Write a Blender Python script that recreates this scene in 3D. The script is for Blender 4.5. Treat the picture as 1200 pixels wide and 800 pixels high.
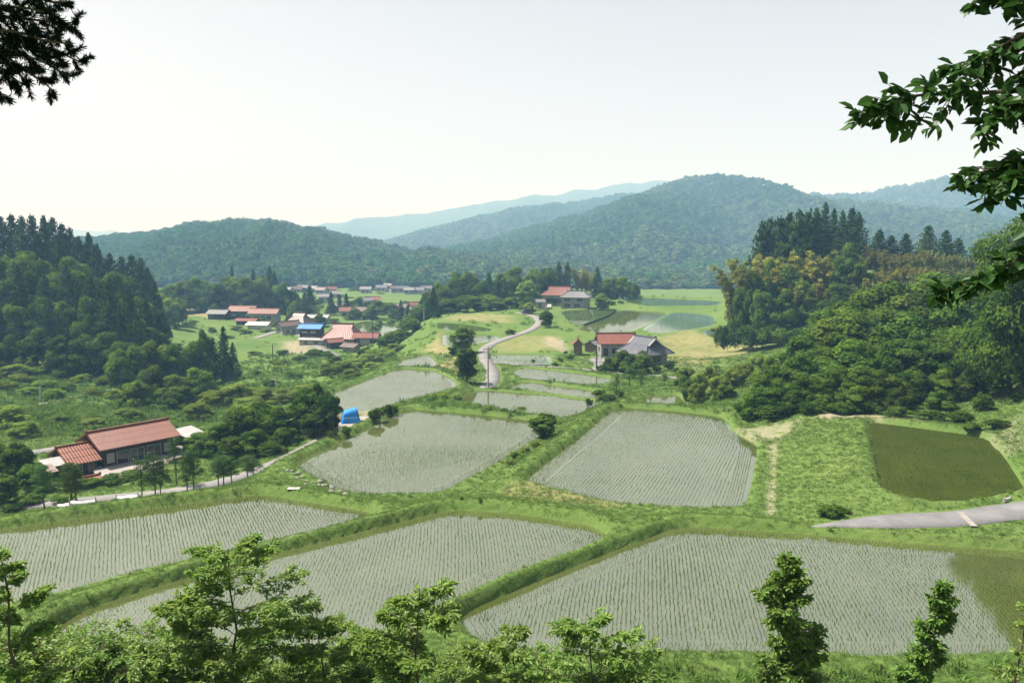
import bpy, bmesh, math, random
import numpy as np
from mathutils import Vector, Matrix, noise as mnoise

for o in list(bpy.data.objects):
    bpy.data.objects.remove(o)
SC = bpy.context.scene
COL = SC.collection
R = math.radians

# ------------------------------------------------------------------ camera
CAMZ = 19.0
PITCH = R(7.05)
FPX = 930.0                       # focal length in pixels of a 1200 px wide frame
cam_d = bpy.data.cameras.new("camera")
cam_d.sensor_width = 36.0
cam_d.lens = FPX / 1200.0 * 36.0
cam_d.clip_start = 0.1
cam_d.clip_end = 30000.0
cam = bpy.data.objects.new("camera", cam_d)
COL.objects.link(cam)
cam.location = (0, 0, CAMZ)
cam.rotation_euler = (R(90) - PITCH, 0, 0)
SC.camera = cam

# ------------------------------------------------------------------ sky, sun, exposure
SUN_DIR = Vector((-0.60, 0.16, 1.0)).normalized()      # towards the sun
SUN_EL = math.asin(SUN_DIR.z)
SUN_AZ = math.atan2(SUN_DIR.x, SUN_DIR.y)
world = bpy.data.worlds.new("World")
SC.world = world
world.use_nodes = True
nt = world.node_tree
nt.nodes.clear()
sky = nt.nodes.new("ShaderNodeTexSky")
sky.sky_type = 'NISHITA'
sky.sun_disc = False
sky.sun_elevation = SUN_EL
sky.sun_rotation = SUN_AZ
sky.air_density = 1.0
sky.dust_density = 2.0
sky.ozone_density = 1.0
sky.altitude = 200.0
hs = nt.nodes.new("ShaderNodeHueSaturation")
hs.inputs['Saturation'].default_value = 0.0
bg = nt.nodes.new("ShaderNodeBackground")
bg.inputs['Strength'].default_value = 0.066
wo = nt.nodes.new("ShaderNodeOutputWorld")
nt.links.new(sky.outputs[0], hs.inputs['Color'])
tn = nt.nodes.new("ShaderNodeMix"); tn.data_type = 'RGBA'; tn.blend_type = 'MULTIPLY'
tn.inputs[0].default_value = 1.0; tn.inputs[7].default_value = (0.995, 0.985, 1.01, 1)
nt.links.new(hs.outputs[0], tn.inputs[6])
nt.links.new(tn.outputs[2], bg.inputs[0])
nt.links.new(bg.outputs[0], wo.inputs[0])
sun_d = bpy.data.lights.new("sun", 'SUN')
sun_d.energy = 5.0
sun_d.angle = R(0.6)
sun_d.color = (1.0, 0.985, 0.97)
sun = bpy.data.objects.new("sun", sun_d)
COL.objects.link(sun)
sun.location = (-60, 20, 120)
sun.rotation_euler = SUN_DIR.to_track_quat('Z', 'Y').to_euler()
SC.view_settings.view_transform = 'Standard'
SC.view_settings.look = 'None'
SC.view_settings.gamma = 1.0
SC.view_settings.use_curve_mapping = False
SC.view_settings.exposure = 1.18
SC.cycles.use_denoising = True
SC.cycles.max_bounces = 6
SC.cycles.diffuse_bounces = 3
SC.cycles.glossy_bounces = 2
SC.cycles.transmission_bounces = 3
SC.cycles.volume_bounces = 0
SC.cycles.transparent_max_bounces = 4
SC.cycles.caustics_reflective = False
SC.cycles.caustics_refractive = False
SC.cycles.sample_clamp_indirect = 4.0

# ------------------------------------------------------------------ pixel <-> place helpers (photo pixels, 1200 x 800)
cp, sp = math.cos(PITCH), math.sin(PITCH)
def ray(u, v):
    a, b = (u - 600) / FPX, (400 - v) / FPX
    return (a, cp + b * sp, -sp + b * cp)
def P(u, v, z):
    d = ray(u, v); t = (z - CAMZ) / d[2]
    return (d[0] * t, d[1] * t)
def PD(u, v, Y):
    d = ray(u, v); t = Y / d[1]
    return (d[0] * t, Y, CAMZ + d[2] * t)
def UX(u, Y, z=-6.0):
    # x of image column u at depth Y (the column's slight lean included through z)
    depth = Y * cp - (z - CAMZ) * sp
    return (u - 600) / FPX * depth
def proj(x, y, z):
    z = z - CAMZ
    dep = y * cp - z * sp
    return (600 + FPX * x / dep, 400 - FPX * (y * sp + z * cp) / dep, dep)

# ------------------------------------------------------------------ object helpers
def mesh_np(name, V, F, mats=(), smooth=False, fattr=None, fmat=None):
    """mesh from numpy: V (n,3); F (m,k) or list of such arrays of different k"""
    V = np.asarray(V, dtype=np.float32).reshape(-1, 3)
    Fs = F if isinstance(F, list) else [F]
    Fs = [np.asarray(f, dtype=np.int32) for f in Fs if len(f)]
    me = bpy.data.meshes.new(name)
    me.vertices.add(len(V)); me.vertices.foreach_set("co", V.ravel())
    loops = np.concatenate([f.ravel() for f in Fs])
    tot = np.concatenate([np.full(len(f), f.shape[1], dtype=np.int32) for f in Fs])
    st = np.concatenate([[0], np.cumsum(tot)[:-1]]).astype(np.int32)
    me.loops.add(len(loops)); me.loops.foreach_set("vertex_index", loops)
    me.polygons.add(len(tot)); me.polygons.foreach_set("loop_start", st)
    me.polygons.foreach_set("loop_total", tot)
    if smooth:
        me.polygons.foreach_set("use_smooth", np.ones(len(tot), dtype=bool))
    if fmat is not None:
        me.polygons.foreach_set("material_index", np.asarray(fmat, dtype=np.int32))
    me.update(calc_edges=True)
    for m in (mats if isinstance(mats, (list, tuple)) else [mats]):
        me.materials.append(m)
    if fattr is not None:
        for k, a in fattr.items():
            dom = 'FACE' if len(a) == len(tot) else 'POINT'
            at = me.attributes.new(k, 'FLOAT', dom)
            at.data.foreach_set("value", np.asarray(a, dtype=np.float32))
    return me
def obj(name, me, parent=None, loc=None):
    o = bpy.data.objects.new(name, me); COL.objects.link(o)
    if parent is not None: o.parent = parent
    if loc is not None: o.location = loc
    return o
def tag(o, label=None, cat=None, group=None, kind=None):
    if label: o["label"] = label
    if cat: o["category"] = cat
    if group: o["group"] = group
    if kind: o["kind"] = kind
    return o
def thing(name, label, cat, loc=(0, 0, 0), rz=0.0, group=None):
    o = bpy.data.objects.new(name, None); COL.objects.link(o)
    o.empty_display_size = 0.3
    o.location = loc; o.rotation_euler = (0, 0, rz)
    return tag(o, label, cat, group)
class MB:
    """collects shapes of one part"""
    def __init__(s): s.V = []; s.F = []; s.n = 0
    def add(s, V, F):
        V = np.asarray(V, float).reshape(-1, 3)
        s.V.append(V); s.F += [tuple(int(i) + s.n for i in f) for f in F]; s.n += len(V); return s
    def box(s, c, d, rz=0.0):
        c = np.array(c, float); d = np.array(d, float) / 2
        V = np.array([[x, y, z] for x in (-1, 1) for y in (-1, 1) for z in (-1, 1)], float) * d
        if rz:
            k, q = math.cos(rz), math.sin(rz)
            V = V @ np.array([[k, q, 0], [-q, k, 0], [0, 0, 1]])
        return s.add(V + c, [(0, 1, 3, 2), (4, 6, 7, 5), (0, 4, 5, 1), (2, 3, 7, 6), (0, 2, 6, 4), (1, 5, 7, 3)])
    def tube(s, pts, rad, n=6):
        V, F = tube_np(pts, rad, n)
        return s.add(V, F.tolist())
    def mesh(s, name, mats, smooth=False):
        me = bpy.data.meshes.new(name)
        me.from_pydata(np.concatenate(s.V).tolist(), [], s.F); me.update()
        bm = bmesh.new(); bm.from_mesh(me); bmesh.ops.recalc_face_normals(bm, faces=bm.faces); bm.to_mesh(me); bm.free()
        if smooth:
            me.polygons.foreach_set("use_smooth", np.ones(len(me.polygons), dtype=bool))
        for m in (mats if isinstance(mats, (list, tuple)) else [mats]): me.materials.append(m)
        return me
    def build(s, name, mats, parent=None, smooth=False, loc=None):
        return obj(name, s.mesh(name, mats, smooth), parent, loc)
def tube_np(pts, rad, n=6):
    pts = np.asarray(pts, float); k = len(pts)
    rad = np.broadcast_to(np.asarray(rad, float), (k,))
    T = np.gradient(pts, axis=0); T /= np.linalg.norm(T, axis=1, keepdims=True) + 1e-9
    ref = np.array([0.0, 0, 1]) if abs(T[0, 2]) < 0.85 else np.array([1.0, 0, 0])
    U = np.cross(T, ref); U /= np.linalg.norm(U, axis=1, keepdims=True) + 1e-9
    W = np.cross(T, U)
    an = np.linspace(0, 2 * np.pi, n, endpoint=False)
    V = (pts[:, None] + rad[:, None, None] * (np.cos(an)[None, :, None] * U[:, None] + np.sin(an)[None, :, None] * W[:, None])).reshape(-1, 3)
    i = np.arange(k - 1)[:, None] * n; j = np.arange(n)[None]; j2 = (j + 1) % n
    F = np.stack([i + j, i + j2, i + n + j2, i + n + j], -1).reshape(-1, 4)
    return V, F
ORD = ["first", "second", "third", "fourth", "fifth", "sixth", "seventh", "eighth", "ninth", "tenth", "eleventh", "twelfth",
       "thirteenth", "fourteenth", "fifteenth", "sixteenth", "seventeenth", "eighteenth", "nineteenth", "twentieth",
       "twenty-first", "twenty-second", "twenty-third", "twenty-fourth", "twenty-fifth", "twenty-sixth", "twenty-seventh"]
# ------------------------------------------------------------------ materials
class NB:
    def __init__(s, name):
        s.m = bpy.data.materials.new(name); s.m.use_nodes = True
        s.t = s.m.node_tree; s.t.nodes.clear()
        s.out = s.n("ShaderNodeOutputMaterial")
    def n(s, typ, **kw):
        nd = s.t.nodes.new(typ)
        for k, v in kw.items(): setattr(nd, k, v)
        return nd
    def l(s, a, b): s.t.links.new(a, b)
    def setin(s, nd, k, v):
        if hasattr(v, "is_linked") or hasattr(v, "links"): s.l(v, nd.inputs[k])
        else: nd.inputs[k].default_value = v
    def pos(s): return s.n("ShaderNodeNewGeometry").outputs['Position']
    def loc(s): return s.n("ShaderNodeTexCoord").outputs['Object']
    def noise(s, vec, scale, detail=3.0, rough=0.55, dist=0.0):
        nd = s.n("ShaderNodeTexNoise"); s.l(vec, nd.inputs['Vector'])
        nd.inputs['Scale'].default_value = scale; nd.inputs['Detail'].default_value = detail
        nd.inputs['Roughness'].default_value = rough; nd.inputs['Distortion'].default_value = dist
        return nd.outputs['Fac']
    def ramp(s, fac, stops):
        nd = s.n("ShaderNodeValToRGB"); s.l(fac, nd.inputs[0]); e = nd.color_ramp.elements
        while len(e) < len(stops): e.new(0.5)
        for i, (p, c) in enumerate(stops):
            e[i].position = p; e[i].color = (*c, 1) if len(c) == 3 else c
        return nd.outputs[0]
    def rng(s, fac, a, b, c=0.0, d=1.0):
        nd = s.n("ShaderNodeMapRange"); s.l(fac, nd.inputs[0])
        for i, v in enumerate((a, b, c, d)): nd.inputs[i + 1].default_value = v
        return nd.outputs[0]
    def mix(s, fac, a, b, mode='MIX'):
        nd = s.n("ShaderNodeMix", data_type='RGBA', blend_type=mode)
        for k, v in ((0, fac), (6, a), (7, b)):
            if isinstance(v, (tuple, list)): nd.inputs[k].default_value = (*v, 1) if len(v) == 3 else v
            elif isinstance(v, (int, float)): nd.inputs[k].default_value = v
            else: s.l(v, nd.inputs[k])
        return nd.outputs[2]
    def math(s, op, a, b=0.0):
        nd = s.n("ShaderNodeMath", operation=op)
        for k, v in ((0, a), (1, b)):
            if isinstance(v, (int, float)): nd.inputs[k].default_value = v
            else: s.l(v, nd.inputs[k])
        return nd.outputs[0]
    def attr(s, name): return s.n("ShaderNodeAttribute", attribute_name=name).outputs['Fac']
    def rand(s): return s.n("ShaderNodeObjectInfo").outputs['Random']
    def bump(s, h, strength=0.5, dist=0.1):
        nd = s.n("ShaderNodeBump"); s.l(h, nd.inputs['Height'])
        nd.inputs['Strength'].default_value = strength; nd.inputs['Distance'].default_value = dist
        return nd.outputs[0]
    def bsdf(s, col, rough=0.8, spec=0.3, nrm=None, **kw):
        b = s.n("ShaderNodeBsdfPrincipled")
        if isinstance(col, (tuple, list)): b.inputs['Base Color'].default_value = (*col, 1)
        else: s.l(col, b.inputs['Base Color'])
        if isinstance(rough, (int, float)): b.inputs['Roughness'].default_value = rough
        else: s.l(rough, b.inputs['Roughness'])
        b.inputs['Specular IOR Level'].default_value = spec
        if nrm is not None: s.l(nrm, b.inputs['Normal'])
        for k, v in kw.items(): b.inputs[k].default_value = v
        s.l(b.outputs[0], s.out.inputs[0]); return b
    def hsv(s, col, h=0.5, sa=1.0, v=1.0):
        nd = s.n("ShaderNodeHueSaturation"); s.l(col, nd.inputs['Color'])
        for k, x in (('Hue', h), ('Saturation', sa), ('Value', v)):
            if isinstance(x, (int, float)): nd.inputs[k].default_value = x
            else: s.l(x, nd.inputs[k])
        return nd.outputs[0]

def leaf_mat(name, dark, light, transl=0.36, hue=0.012, val=0.28, gloss=0.0):
    b = NB(name)
    t = b.attr("tint")
    c = b.mix(t, dark, light)
    r = b.rand()
    c = b.hsv(c, b.rng(r, 0, 1, 0.5 - hue, 0.5 + hue), 1.0, b.rng(b.math('FRACT', b.math('MULTIPLY', r, 7.31)), 0, 1, 1 - val, 1 + val))
    d = b.n("ShaderNodeBsdfDiffuse"); b.l(c, d.inputs[0])
    tr = b.n("ShaderNodeBsdfTranslucent")
    b.l(b.hsv(c, 0.495, 1.05, 1.25), tr.inputs[0])
    m = b.n("ShaderNodeMixShader"); m.inputs[0].default_value = transl
    b.l(d.outputs[0], m.inputs[1]); b.l(tr.outputs[0], m.inputs[2])
    last = m.outputs[0]
    if gloss:
        g = b.n("ShaderNodeBsdfGlossy"); g.inputs['Roughness'].default_value = 0.45
        g.inputs[0].default_value = (0.9, 0.95, 0.9, 1)
        m2 = b.n("ShaderNodeMixShader"); m2.inputs[0].default_value = gloss
        b.l(last, m2.inputs[1]); b.l(g.outputs[0], m2.inputs[2]); last = m2.outputs[0]
    b.l(last, b.out.inputs[0])
    return b.m
M = {}
M['broad'] = leaf_mat('broadleaf_foliage', (0.020, 0.056, 0.008), (0.110, 0.175, 0.026), gloss=0.0)
M['broad_light'] = leaf_mat('light_foliage', (0.095, 0.160, 0.028), (0.195, 0.270, 0.055), gloss=0.0)
M['mid'] = leaf_mat('mid_green_foliage', (0.036, 0.084, 0.012), (0.130, 0.200, 0.032))
M['cedar'] = leaf_mat('cedar_foliage', (0.014, 0.038, 0.012), (0.050, 0.098, 0.026), transl=0.15, hue=0.02, val=0.25)
M['pine'] = leaf_mat('pine_foliage', (0.034, 0.078, 0.022), (0.090, 0.150, 0.040), transl=0.15, hue=0.02)
M['bamboo'] = leaf_mat('bamboo_foliage', (0.125, 0.158, 0.028), (0.265, 0.268, 0.062), hue=0.02, val=0.25)
M['weed'] = leaf_mat('weed_foliage', (0.075, 0.135, 0.022), (0.17, 0.25, 0.040), hue=0.02)
M['fore'] = leaf_mat('sapling_foliage', (0.095, 0.185, 0.034), (0.240, 0.370, 0.080), transl=0.5, hue=0.01, val=0.1, gloss=0.02)
M['foredark'] = leaf_mat('glossy_foliage', (0.050, 0.120, 0.022), (0.150, 0.250, 0.046), transl=0.30, hue=0.01, val=0.1, gloss=0.015)
M['overhang'] = leaf_mat('overhanging_foliage', (0.020, 0.058, 0.014), (0.050, 0.115, 0.028), transl=0.25, hue=0.01, val=0.1, gloss=0.015)  # one dark leaf colour range for the whole overhanging crown
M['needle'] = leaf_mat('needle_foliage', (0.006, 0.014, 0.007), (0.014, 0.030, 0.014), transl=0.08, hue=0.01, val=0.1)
M['rice'] = leaf_mat('rice_leaves', (0.058, 0.112, 0.024), (0.115, 0.180, 0.045), hue=0.015, val=0.25)
M['forest'] = leaf_mat('hill_forest', (0.024, 0.084, 0.020), (0.085, 0.165, 0.038), transl=0.2, hue=0.010, val=0.15)
M['forest_cedar'] = leaf_mat('hill_cedar', (0.006, 0.030, 0.012), (0.020, 0.062, 0.022), transl=0.1, hue=0.01, val=0.2)
M['forest_pale'] = leaf_mat('hill_bamboo', (0.060, 0.110, 0.036), (0.115, 0.155, 0.060), transl=0.2, hue=0.03, val=0.3)
M['grassblade'] = leaf_mat('grass_blades', (0.068, 0.128, 0.028), (0.118, 0.176, 0.050), transl=0.3, hue=0.012, val=0.18)
M['grasstall'] = leaf_mat('tall_weeds', (0.058, 0.115, 0.020), (0.100, 0.165, 0.036), transl=0.3, hue=0.02, val=0.3)

def simple(name, c1, c2, scale=2.0, rough=0.85, bump=0.0, bscale=20.0, spec=0.2, obj=True, detail=4.0):
    b = NB(name); v = b.loc() if obj else b.pos()
    c = b.mix(b.rng(b.noise(v, scale, detail), 0.3, 0.7), c1, c2)
    nr = b.bump(b.noise(v, bscale, 3), bump, 0.03) if bump else None
    b.bsdf(c, rough, spec, nr); return b.m
M['bark'] = simple('bark', (0.055, 0.042, 0.03), (0.11, 0.09, 0.07), 6, bump=0.6, bscale=25)
M['palebark'] = simple('pale_bark', (0.12, 0.10, 0.08), (0.2, 0.17, 0.14), 6, bump=0.5, bscale=25)
M['culm'] = simple('bamboo_culm', (0.16, 0.19, 0.06), (0.25, 0.26, 0.09), 4)
M['concrete'] = simple('concrete', (0.218, 0.202, 0.185), (0.302, 0.281, 0.260), 0.7, bump=0.2, obj=False)
M['asphalt'] = simple('road_surface', (0.126, 0.126, 0.130), (0.193, 0.193, 0.197), 0.6, bump=0.3, bscale=30, obj=False)
M['paleroad'] = simple('pale_road', (0.143, 0.141, 0.139), (0.210, 0.206, 0.202), 0.5, bump=0.2, obj=False)
M['stone'] = simple('white_stone', (0.14, 0.14, 0.125), (0.27, 0.265, 0.245), 3, bump=0.6, bscale=8)
M['wood_dark'] = simple('dark_timber', (0.030, 0.025, 0.021), (0.062, 0.052, 0.045), 3, bump=0.3)
M['wood'] = simple('weathered_timber', (0.11, 0.085, 0.065), (0.19, 0.155, 0.12), 3, bump=0.3)
M['plaster'] = simple('white_plaster', (0.260, 0.255, 0.240), (0.339, 0.335, 0.321), 1.2)
M['greywall'] = simple('grey_wall_boards', (0.20, 0.20, 0.20), (0.30, 0.30, 0.29), 1.5)
M['frame'] = simple('window_frame', (0.30, 0.30, 0.30), (0.40, 0.40, 0.40), 2)
M['pole'] = simple('pole_concrete', (0.30, 0.29, 0.28), (0.42, 0.41, 0.40), 3)
M['poledark'] = simple('pole_timber', (0.06, 0.05, 0.045), (0.12, 0.10, 0.09), 3)
M['tin'] = simple('white_tin', (0.283, 0.283, 0.283), (0.359, 0.359, 0.354), 0.8, rough=0.5)
M['tinrust'] = simple('rusty_tin', (0.188, 0.133, 0.111), (0.288, 0.244, 0.222), 0.9, rough=0.6)
M['white'] = simple('white_sheet', (0.462, 0.462, 0.455), (0.541, 0.541, 0.528), 1.5, rough=0.6)
M['tarp'] = simple('blue_tarpaulin', (0.012, 0.16, 0.52), (0.03, 0.25, 0.66), 1.2, rough=0.45, bump=0.5, bscale=3)
M['soil'] = simple('bare_soil', (0.20, 0.15, 0.10), (0.32, 0.26, 0.19), 1.5, bump=0.5, obj=False)
M['meter'] = simple('dark_metal', (0.05, 0.05, 0.055), (0.09, 0.09, 0.095), 3, rough=0.5)
def glass_mat():
    b = NB('window_glass'); b.bsdf((0.03, 0.035, 0.04), 0.08, 0.6); return b.m
M['glass'] = glass_mat()
def tile_mat(name, c1, c2, c3, rough=0.45):
    b = NB(name); v = b.loc()
    n1 = b.noise(v, 0.9, 4); n2 = b.n("ShaderNodeTexVoronoi"); b.l(v, n2.inputs['Vector']); n2.inputs['Scale'].default_value = 3.4
    c = b.mix(b.rng(n1, 0.3, 0.7), c1, c2)
    c = b.mix(b.rng(n2.outputs['Color'], 0.2, 0.9, 0.0, 0.5), c, c3)
    c = b.mix(b.rng(b.noise(v, 0.35, 5), 0.55, 0.8, 0.0, 0.35), c, (0.16, 0.13, 0.11))
    b.bsdf(c, rough, 0.35, b.bump(b.noise(v, 9, 2), 0.25, 0.03)); return b.m
M['tile_red'] = tile_mat('red_roof_tiles', (0.130, 0.042, 0.026), (0.165, 0.056, 0.034), (0.180, 0.072, 0.048))
M['tile_orange'] = tile_mat('orange_roof_tiles', (0.165, 0.050, 0.026), (0.205, 0.070, 0.038), (0.115, 0.036, 0.022))
M['tile_pink'] = tile_mat('faded_red_roof_tiles', (0.135, 0.052, 0.034), (0.165, 0.070, 0.048), (0.175, 0.085, 0.062))
M['tile_crimson'] = tile_mat('crimson_roof_tiles', (0.135, 0.036, 0.024), (0.165, 0.048, 0.034), (0.175, 0.062, 0.046))
M['tile_grey'] = tile_mat('grey_roof_tiles', (0.055, 0.062, 0.078), (0.085, 0.092, 0.112), (0.105, 0.112, 0.130), 0.7)
M['tile_pale'] = tile_mat('pale_grey_roof_tiles', (0.113, 0.113, 0.117), (0.156, 0.156, 0.160), (0.181, 0.181, 0.186))
M['tile_brown'] = tile_mat('brown_roof_tiles', (0.080, 0.050, 0.043), (0.115, 0.075, 0.065), (0.130, 0.095, 0.085))
M['tile_blue'] = tile_mat('blue_sheet_roof', (0.038, 0.151, 0.386), (0.059, 0.193, 0.437), (0.084, 0.227, 0.470))

def ground_mat():
    b = NB('grassy_ground'); v = b.pos()
    big = b.noise(v, 0.05, 6, 0.65); mid = b.noise(v, 0.35, 6, 0.65); fine = b.noise(v, 4.5, 4, 0.7)
    c = b.mix(b.rng(big, 0.35, 0.65), (0.068, 0.128, 0.028), (0.108, 0.162, 0.042))
    c = b.mix(b.rng(mid, 0.40, 0.75, 0, 0.55), c, (0.062, 0.115, 0.022))
    c = b.mix(b.rng(fine, 0.45, 0.75, 0, 0.45), c, (0.130, 0.172, 0.056))
    dry = b.math('MULTIPLY', b.attr('dry'), b.rng(b.noise(v, 0.6, 4), 0.25, 0.6))
    c = b.mix(dry, c, b.mix(b.rng(fine, 0.3, 0.7), (0.20, 0.165, 0.075), (0.30, 0.25, 0.14)))
    c = b.mix(b.attr('lush'), c, b.mix(b.rng(mid, 0.3, 0.7), (0.065, 0.130, 0.022), (0.105, 0.170, 0.034)))
    soil = b.math('MULTIPLY', b.attr('soil'), b.rng(b.noise(v, 1.3, 4), 0.3, 0.5))
    c = b.mix(soil, c, b.mix(b.rng(fine, 0.3, 0.7), (0.22, 0.175, 0.125), (0.34, 0.30, 0.24)))
    h = b.math('ADD', b.math('MULTIPLY', fine, 0.25), b.noise(v, 1.4, 4))
    b.bsdf(c, 0.95, 0.05, b.bump(h, 0.6, 0.22)); return b.m
M['ground'] = ground_mat()
def water_mat(name, mud1, mud2, ior=2.0, film=0.0):
    b = NB(name); v = b.pos()
    c = b.mix(b.rng(b.noise(v, 0.22, 5), 0.35, 0.68), mud1, mud2)
    w = b.math('ADD', b.noise(v, 2.2, 2), b.math('MULTIPLY', b.noise(v, 9.0, 2), 0.35))
    bs = b.bsdf(c, b.rng(b.noise(v, 0.5, 4), 0.3, 0.7, 0.015, 0.05), 0.5, b.bump(w, 0.03, 0.05))
    bs.inputs['IOR'].default_value = ior
    return b.m
M['water'] = water_mat('paddy_water', (0.058, 0.073, 0.020), (0.082, 0.098, 0.034), 3.7)
M['water_green'] = water_mat('green_tinted_paddy_water', (0.050, 0.085, 0.022), (0.080, 0.115, 0.032), 2.2)  # green base colour also stands in for the hillside mirrored in some fields
M['water_dark'] = simple('dark_paddy_water', (0.026, 0.038, 0.005), (0.044, 0.055, 0.009), 0.4, rough=0.7, obj=False, spec=0.03)
# ------------------------------------------------------------------ terraced fields, roads: outlines
def chaikin(pts, closed=True, it=2, r=0.13):
    p = np.asarray(pts, float)
    for _ in range(it):
        q = np.roll(p, -1, 0) if closed else p[1:]
        a = p if closed else p[:-1]
        n = np.stack([a * (1 - r) + q * r, a * r + q * (1 - r)], 1).reshape(-1, 2)
        p = n if closed else np.concatenate([p[:1], n, p[-1:]])
    return p
def grow(p):
    ar = 0.5 * np.sum(p[:, 0] * np.roll(p[:, 1], -1) - np.roll(p[:, 0], -1) * p[:, 1])
    t = np.roll(p, -1, 0) - np.roll(p, 1, 0); n = np.stack([t[:, 1], -t[:, 0]], -1) / (np.linalg.norm(t, axis=1, keepdims=True) + 1e-9)
    return p + n * (.28 if p[:, 1].mean() < 100 else (.4 if p[:, 1].mean() < 190 else .1)) * (1 if ar > 0 else -1)
FIELDS = {}
def field(key, z, px, mat='water', rows=None, dens=1.0, label=''):
    FIELDS[key] = dict(z=z, poly=grow(chaikin([P(u, v, z) for u, v in px])), mat=mat, rows=rows, dens=dens, label=label)
field('A', 0.0, [(545, 722), (600, 697), (700, 656), (800, 618), (900, 624), (1040, 636), (1200, 648), (1300, 656), (1340, 700), (1330, 765), (1200, 772), (900, 769), (700, 769), (592, 766), (560, 748)],
      rows=9, label='front right, below the curving road')
field('B', 0.05, [(528, 598), (600, 603), (688, 616), (708, 628), (690, 641), (600, 674), (534, 702), (470, 732), (400, 765), (250, 800), (60, 800), (66, 738), (110, 713), (240, 672), (400, 631)],
      rows=-4, label='front middle, wedge shaped')
field('C', -0.8, [(0, 621), (100, 607), (280, 583), (312, 581), (446, 604), (380, 625), (200, 664), (50, 704), (0, 716), (-90, 736), (-130, 642)],
      rows=-27, label='front left, beside the pine row')
field('D', -2.6, [(345, 545), (372, 532), (420, 508), (478, 479), (560, 486), (640, 495), (638, 508), (600, 533), (528, 574), (504, 582), (420, 582), (400, 575)],
      rows=14, label='middle left, with white stones at its corner')
field('E', -1.0, [(722, 477), (790, 482), (846, 489), (856, 506), (884, 521), (880, 545), (868, 600), (800, 598), (720, 594), (616, 566), (640, 545), (690, 507)],
      rows=21, label='middle right, with the lone small tree beside it')
field('F', 0.6, [(1019, 495), (1060, 500), (1150, 512), (1172, 535), (1194, 570), (1186, 580), (1120, 592), (1062, 589), (1040, 578)],
      mat='water_dark', rows=-14, dens=1.4, label='dark and pentagonal, under the big trees')
field('G', -4.5, [(388, 462), (420, 450), (470, 432), (505, 434), (530, 446), (532, 455), (500, 463), (460, 474), (432, 483), (406, 484), (382, 474)],
      rows=35, label='beyond the blue tarpaulin')
field('H', -3.8, [(534, 468), (560, 457), (640, 463), (706, 472), (690, 481), (662, 494), (600, 484)], rows=70, label='long strip above the middle fields')
field('I', -4.4, [(594, 457), (614, 447), (700, 459), (712, 467), (698, 471), (640, 464)], rows=70, label='narrow second strip of the centre')
field('J', -5.0, [(602, 437), (615, 431), (695, 440), (726, 447), (692, 453), (620, 446)], rows=70, label='narrow uppermost strip of the centre')
field('K', -4.0, [(756, 465), (792, 462), (800, 476), (762, 478)], rows=30, label='small, behind the two pines')
field('L', -5.0, [(466, 428), (480, 420), (500, 416), (510, 427), (505, 431), (478, 431)], rows=35, label='small corner patch left of the winding road')
field('N', -4.7, [(519, 391), (582, 393), (583, 397), (560, 402), (538, 406), (521, 405)], mat='water_green', rows=70, dens=1.6, label='green, left of the road bend')
field('O', -4.5, [(513, 378), (545, 380), (575, 385), (572, 389), (514, 386)], mat='water_green', rows=70, dens=1.6, label='green, on the knoll above the road bend')
field('Q', -5.2, [(573, 416), (640, 416), (646, 427), (592, 424), (574, 422)], mat='water_green', rows=70, dens=1.6, label='green, inside the road bend')
field('S', -5.2, [(676, 386), (724, 363), (784, 366), (748, 385), (735, 389), (700, 390)], rows=30, dens=0.7, label='bright, above the tiled farmhouse')
field('T', -5.0, [(752, 386), (792, 365), (834, 370), (836, 381), (804, 387), (769, 391)], mat='water_green', rows=30, dens=0.7, label='pale green, right of the bright one')
field('U', -4.7, [(656, 364), (722, 361), (710, 370), (674, 382)], mat='water_green', rows=30, dens=0.7, label='pale green, below the plateau house')
field('V', -4.0, [(722, 347), (848, 353), (838, 358), (760, 359), (740, 355)], mat='water_green', rows=80, dens=0.7, label='green, on the far edge of the plateau')
field('W', -5.0, [(820, 388), (863, 381), (938, 393), (934, 401), (852, 402)], mat='water_green', rows=70, dens=1.5, label='grass green, at the foot of the bamboo grove')
field('X', -14.6, [(400, 388), (425, 376), (462, 379), (470, 384), (440, 396)], mat='water_green', rows=60, dens=0.5, label='striped, behind the crimson roofed farmhouse')
field('Y', -14.8, [(395, 374), (440, 371), (475, 374), (460, 377), (420, 375)], mat='water_green', rows=60, dens=0.5, label='thin, in the village')

ROADS = {}
def road(key, pts, w, mat, label, nsub=2, taper=0):
    """pts: (u, v, z) along the centre line"""
    xyz = []
    for u, v, z in pts:
        x, y = P(u, v, z); xyz.append((x, y, z))
    p = np.array(xyz)
    xy = p[:, :2]
    for _ in range(nsub):
        q = [p[0]]
        for i in range(len(p) - 1):
            q += [p[i] * .75 + p[i + 1] * .25, p[i] * .25 + p[i + 1] * .75]
        q.append(p[-1]); p = np.array(q)
    ROADS[key] = dict(p=p, w=w, mat=mat, label=label, taper=taper)
road('winding', [(560, 462, -5.2), (573, 452, -5.2), (579, 440, -5.2), (574, 428, -5.1), (566, 417, -5.0), (569, 406, -4.9), (588, 398, -4.7), (610, 391, -4.5), (628, 384, -4.4), (634, 376, -4.3), (626, 369, -4.2), (606, 366, -4.2)], 2.6, 'paleroad', 'pale narrow road winding up to the plateau')
road('farm', [(577, 424, -5.1), (620, 428, -5.3), (660, 431, -5.5), (700, 434, -5.7), (750, 438, -5.7), (800, 443, -5.2), (850, 452, -4.0)], 1.9, 'paleroad', 'pale farm track leading to the tiled farmhouse')
road('right', [(950, 617, 0.16), (985, 613.5, 0.36), (1015, 612, 0.48), (1050, 610, 0.55), (1130, 607, 0.7), (1200, 597, 1.0), (1290, 580, 1.6)], 2.7, 'asphalt', 'grey asphalt lane curving past the dark field', taper=.5)
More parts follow.
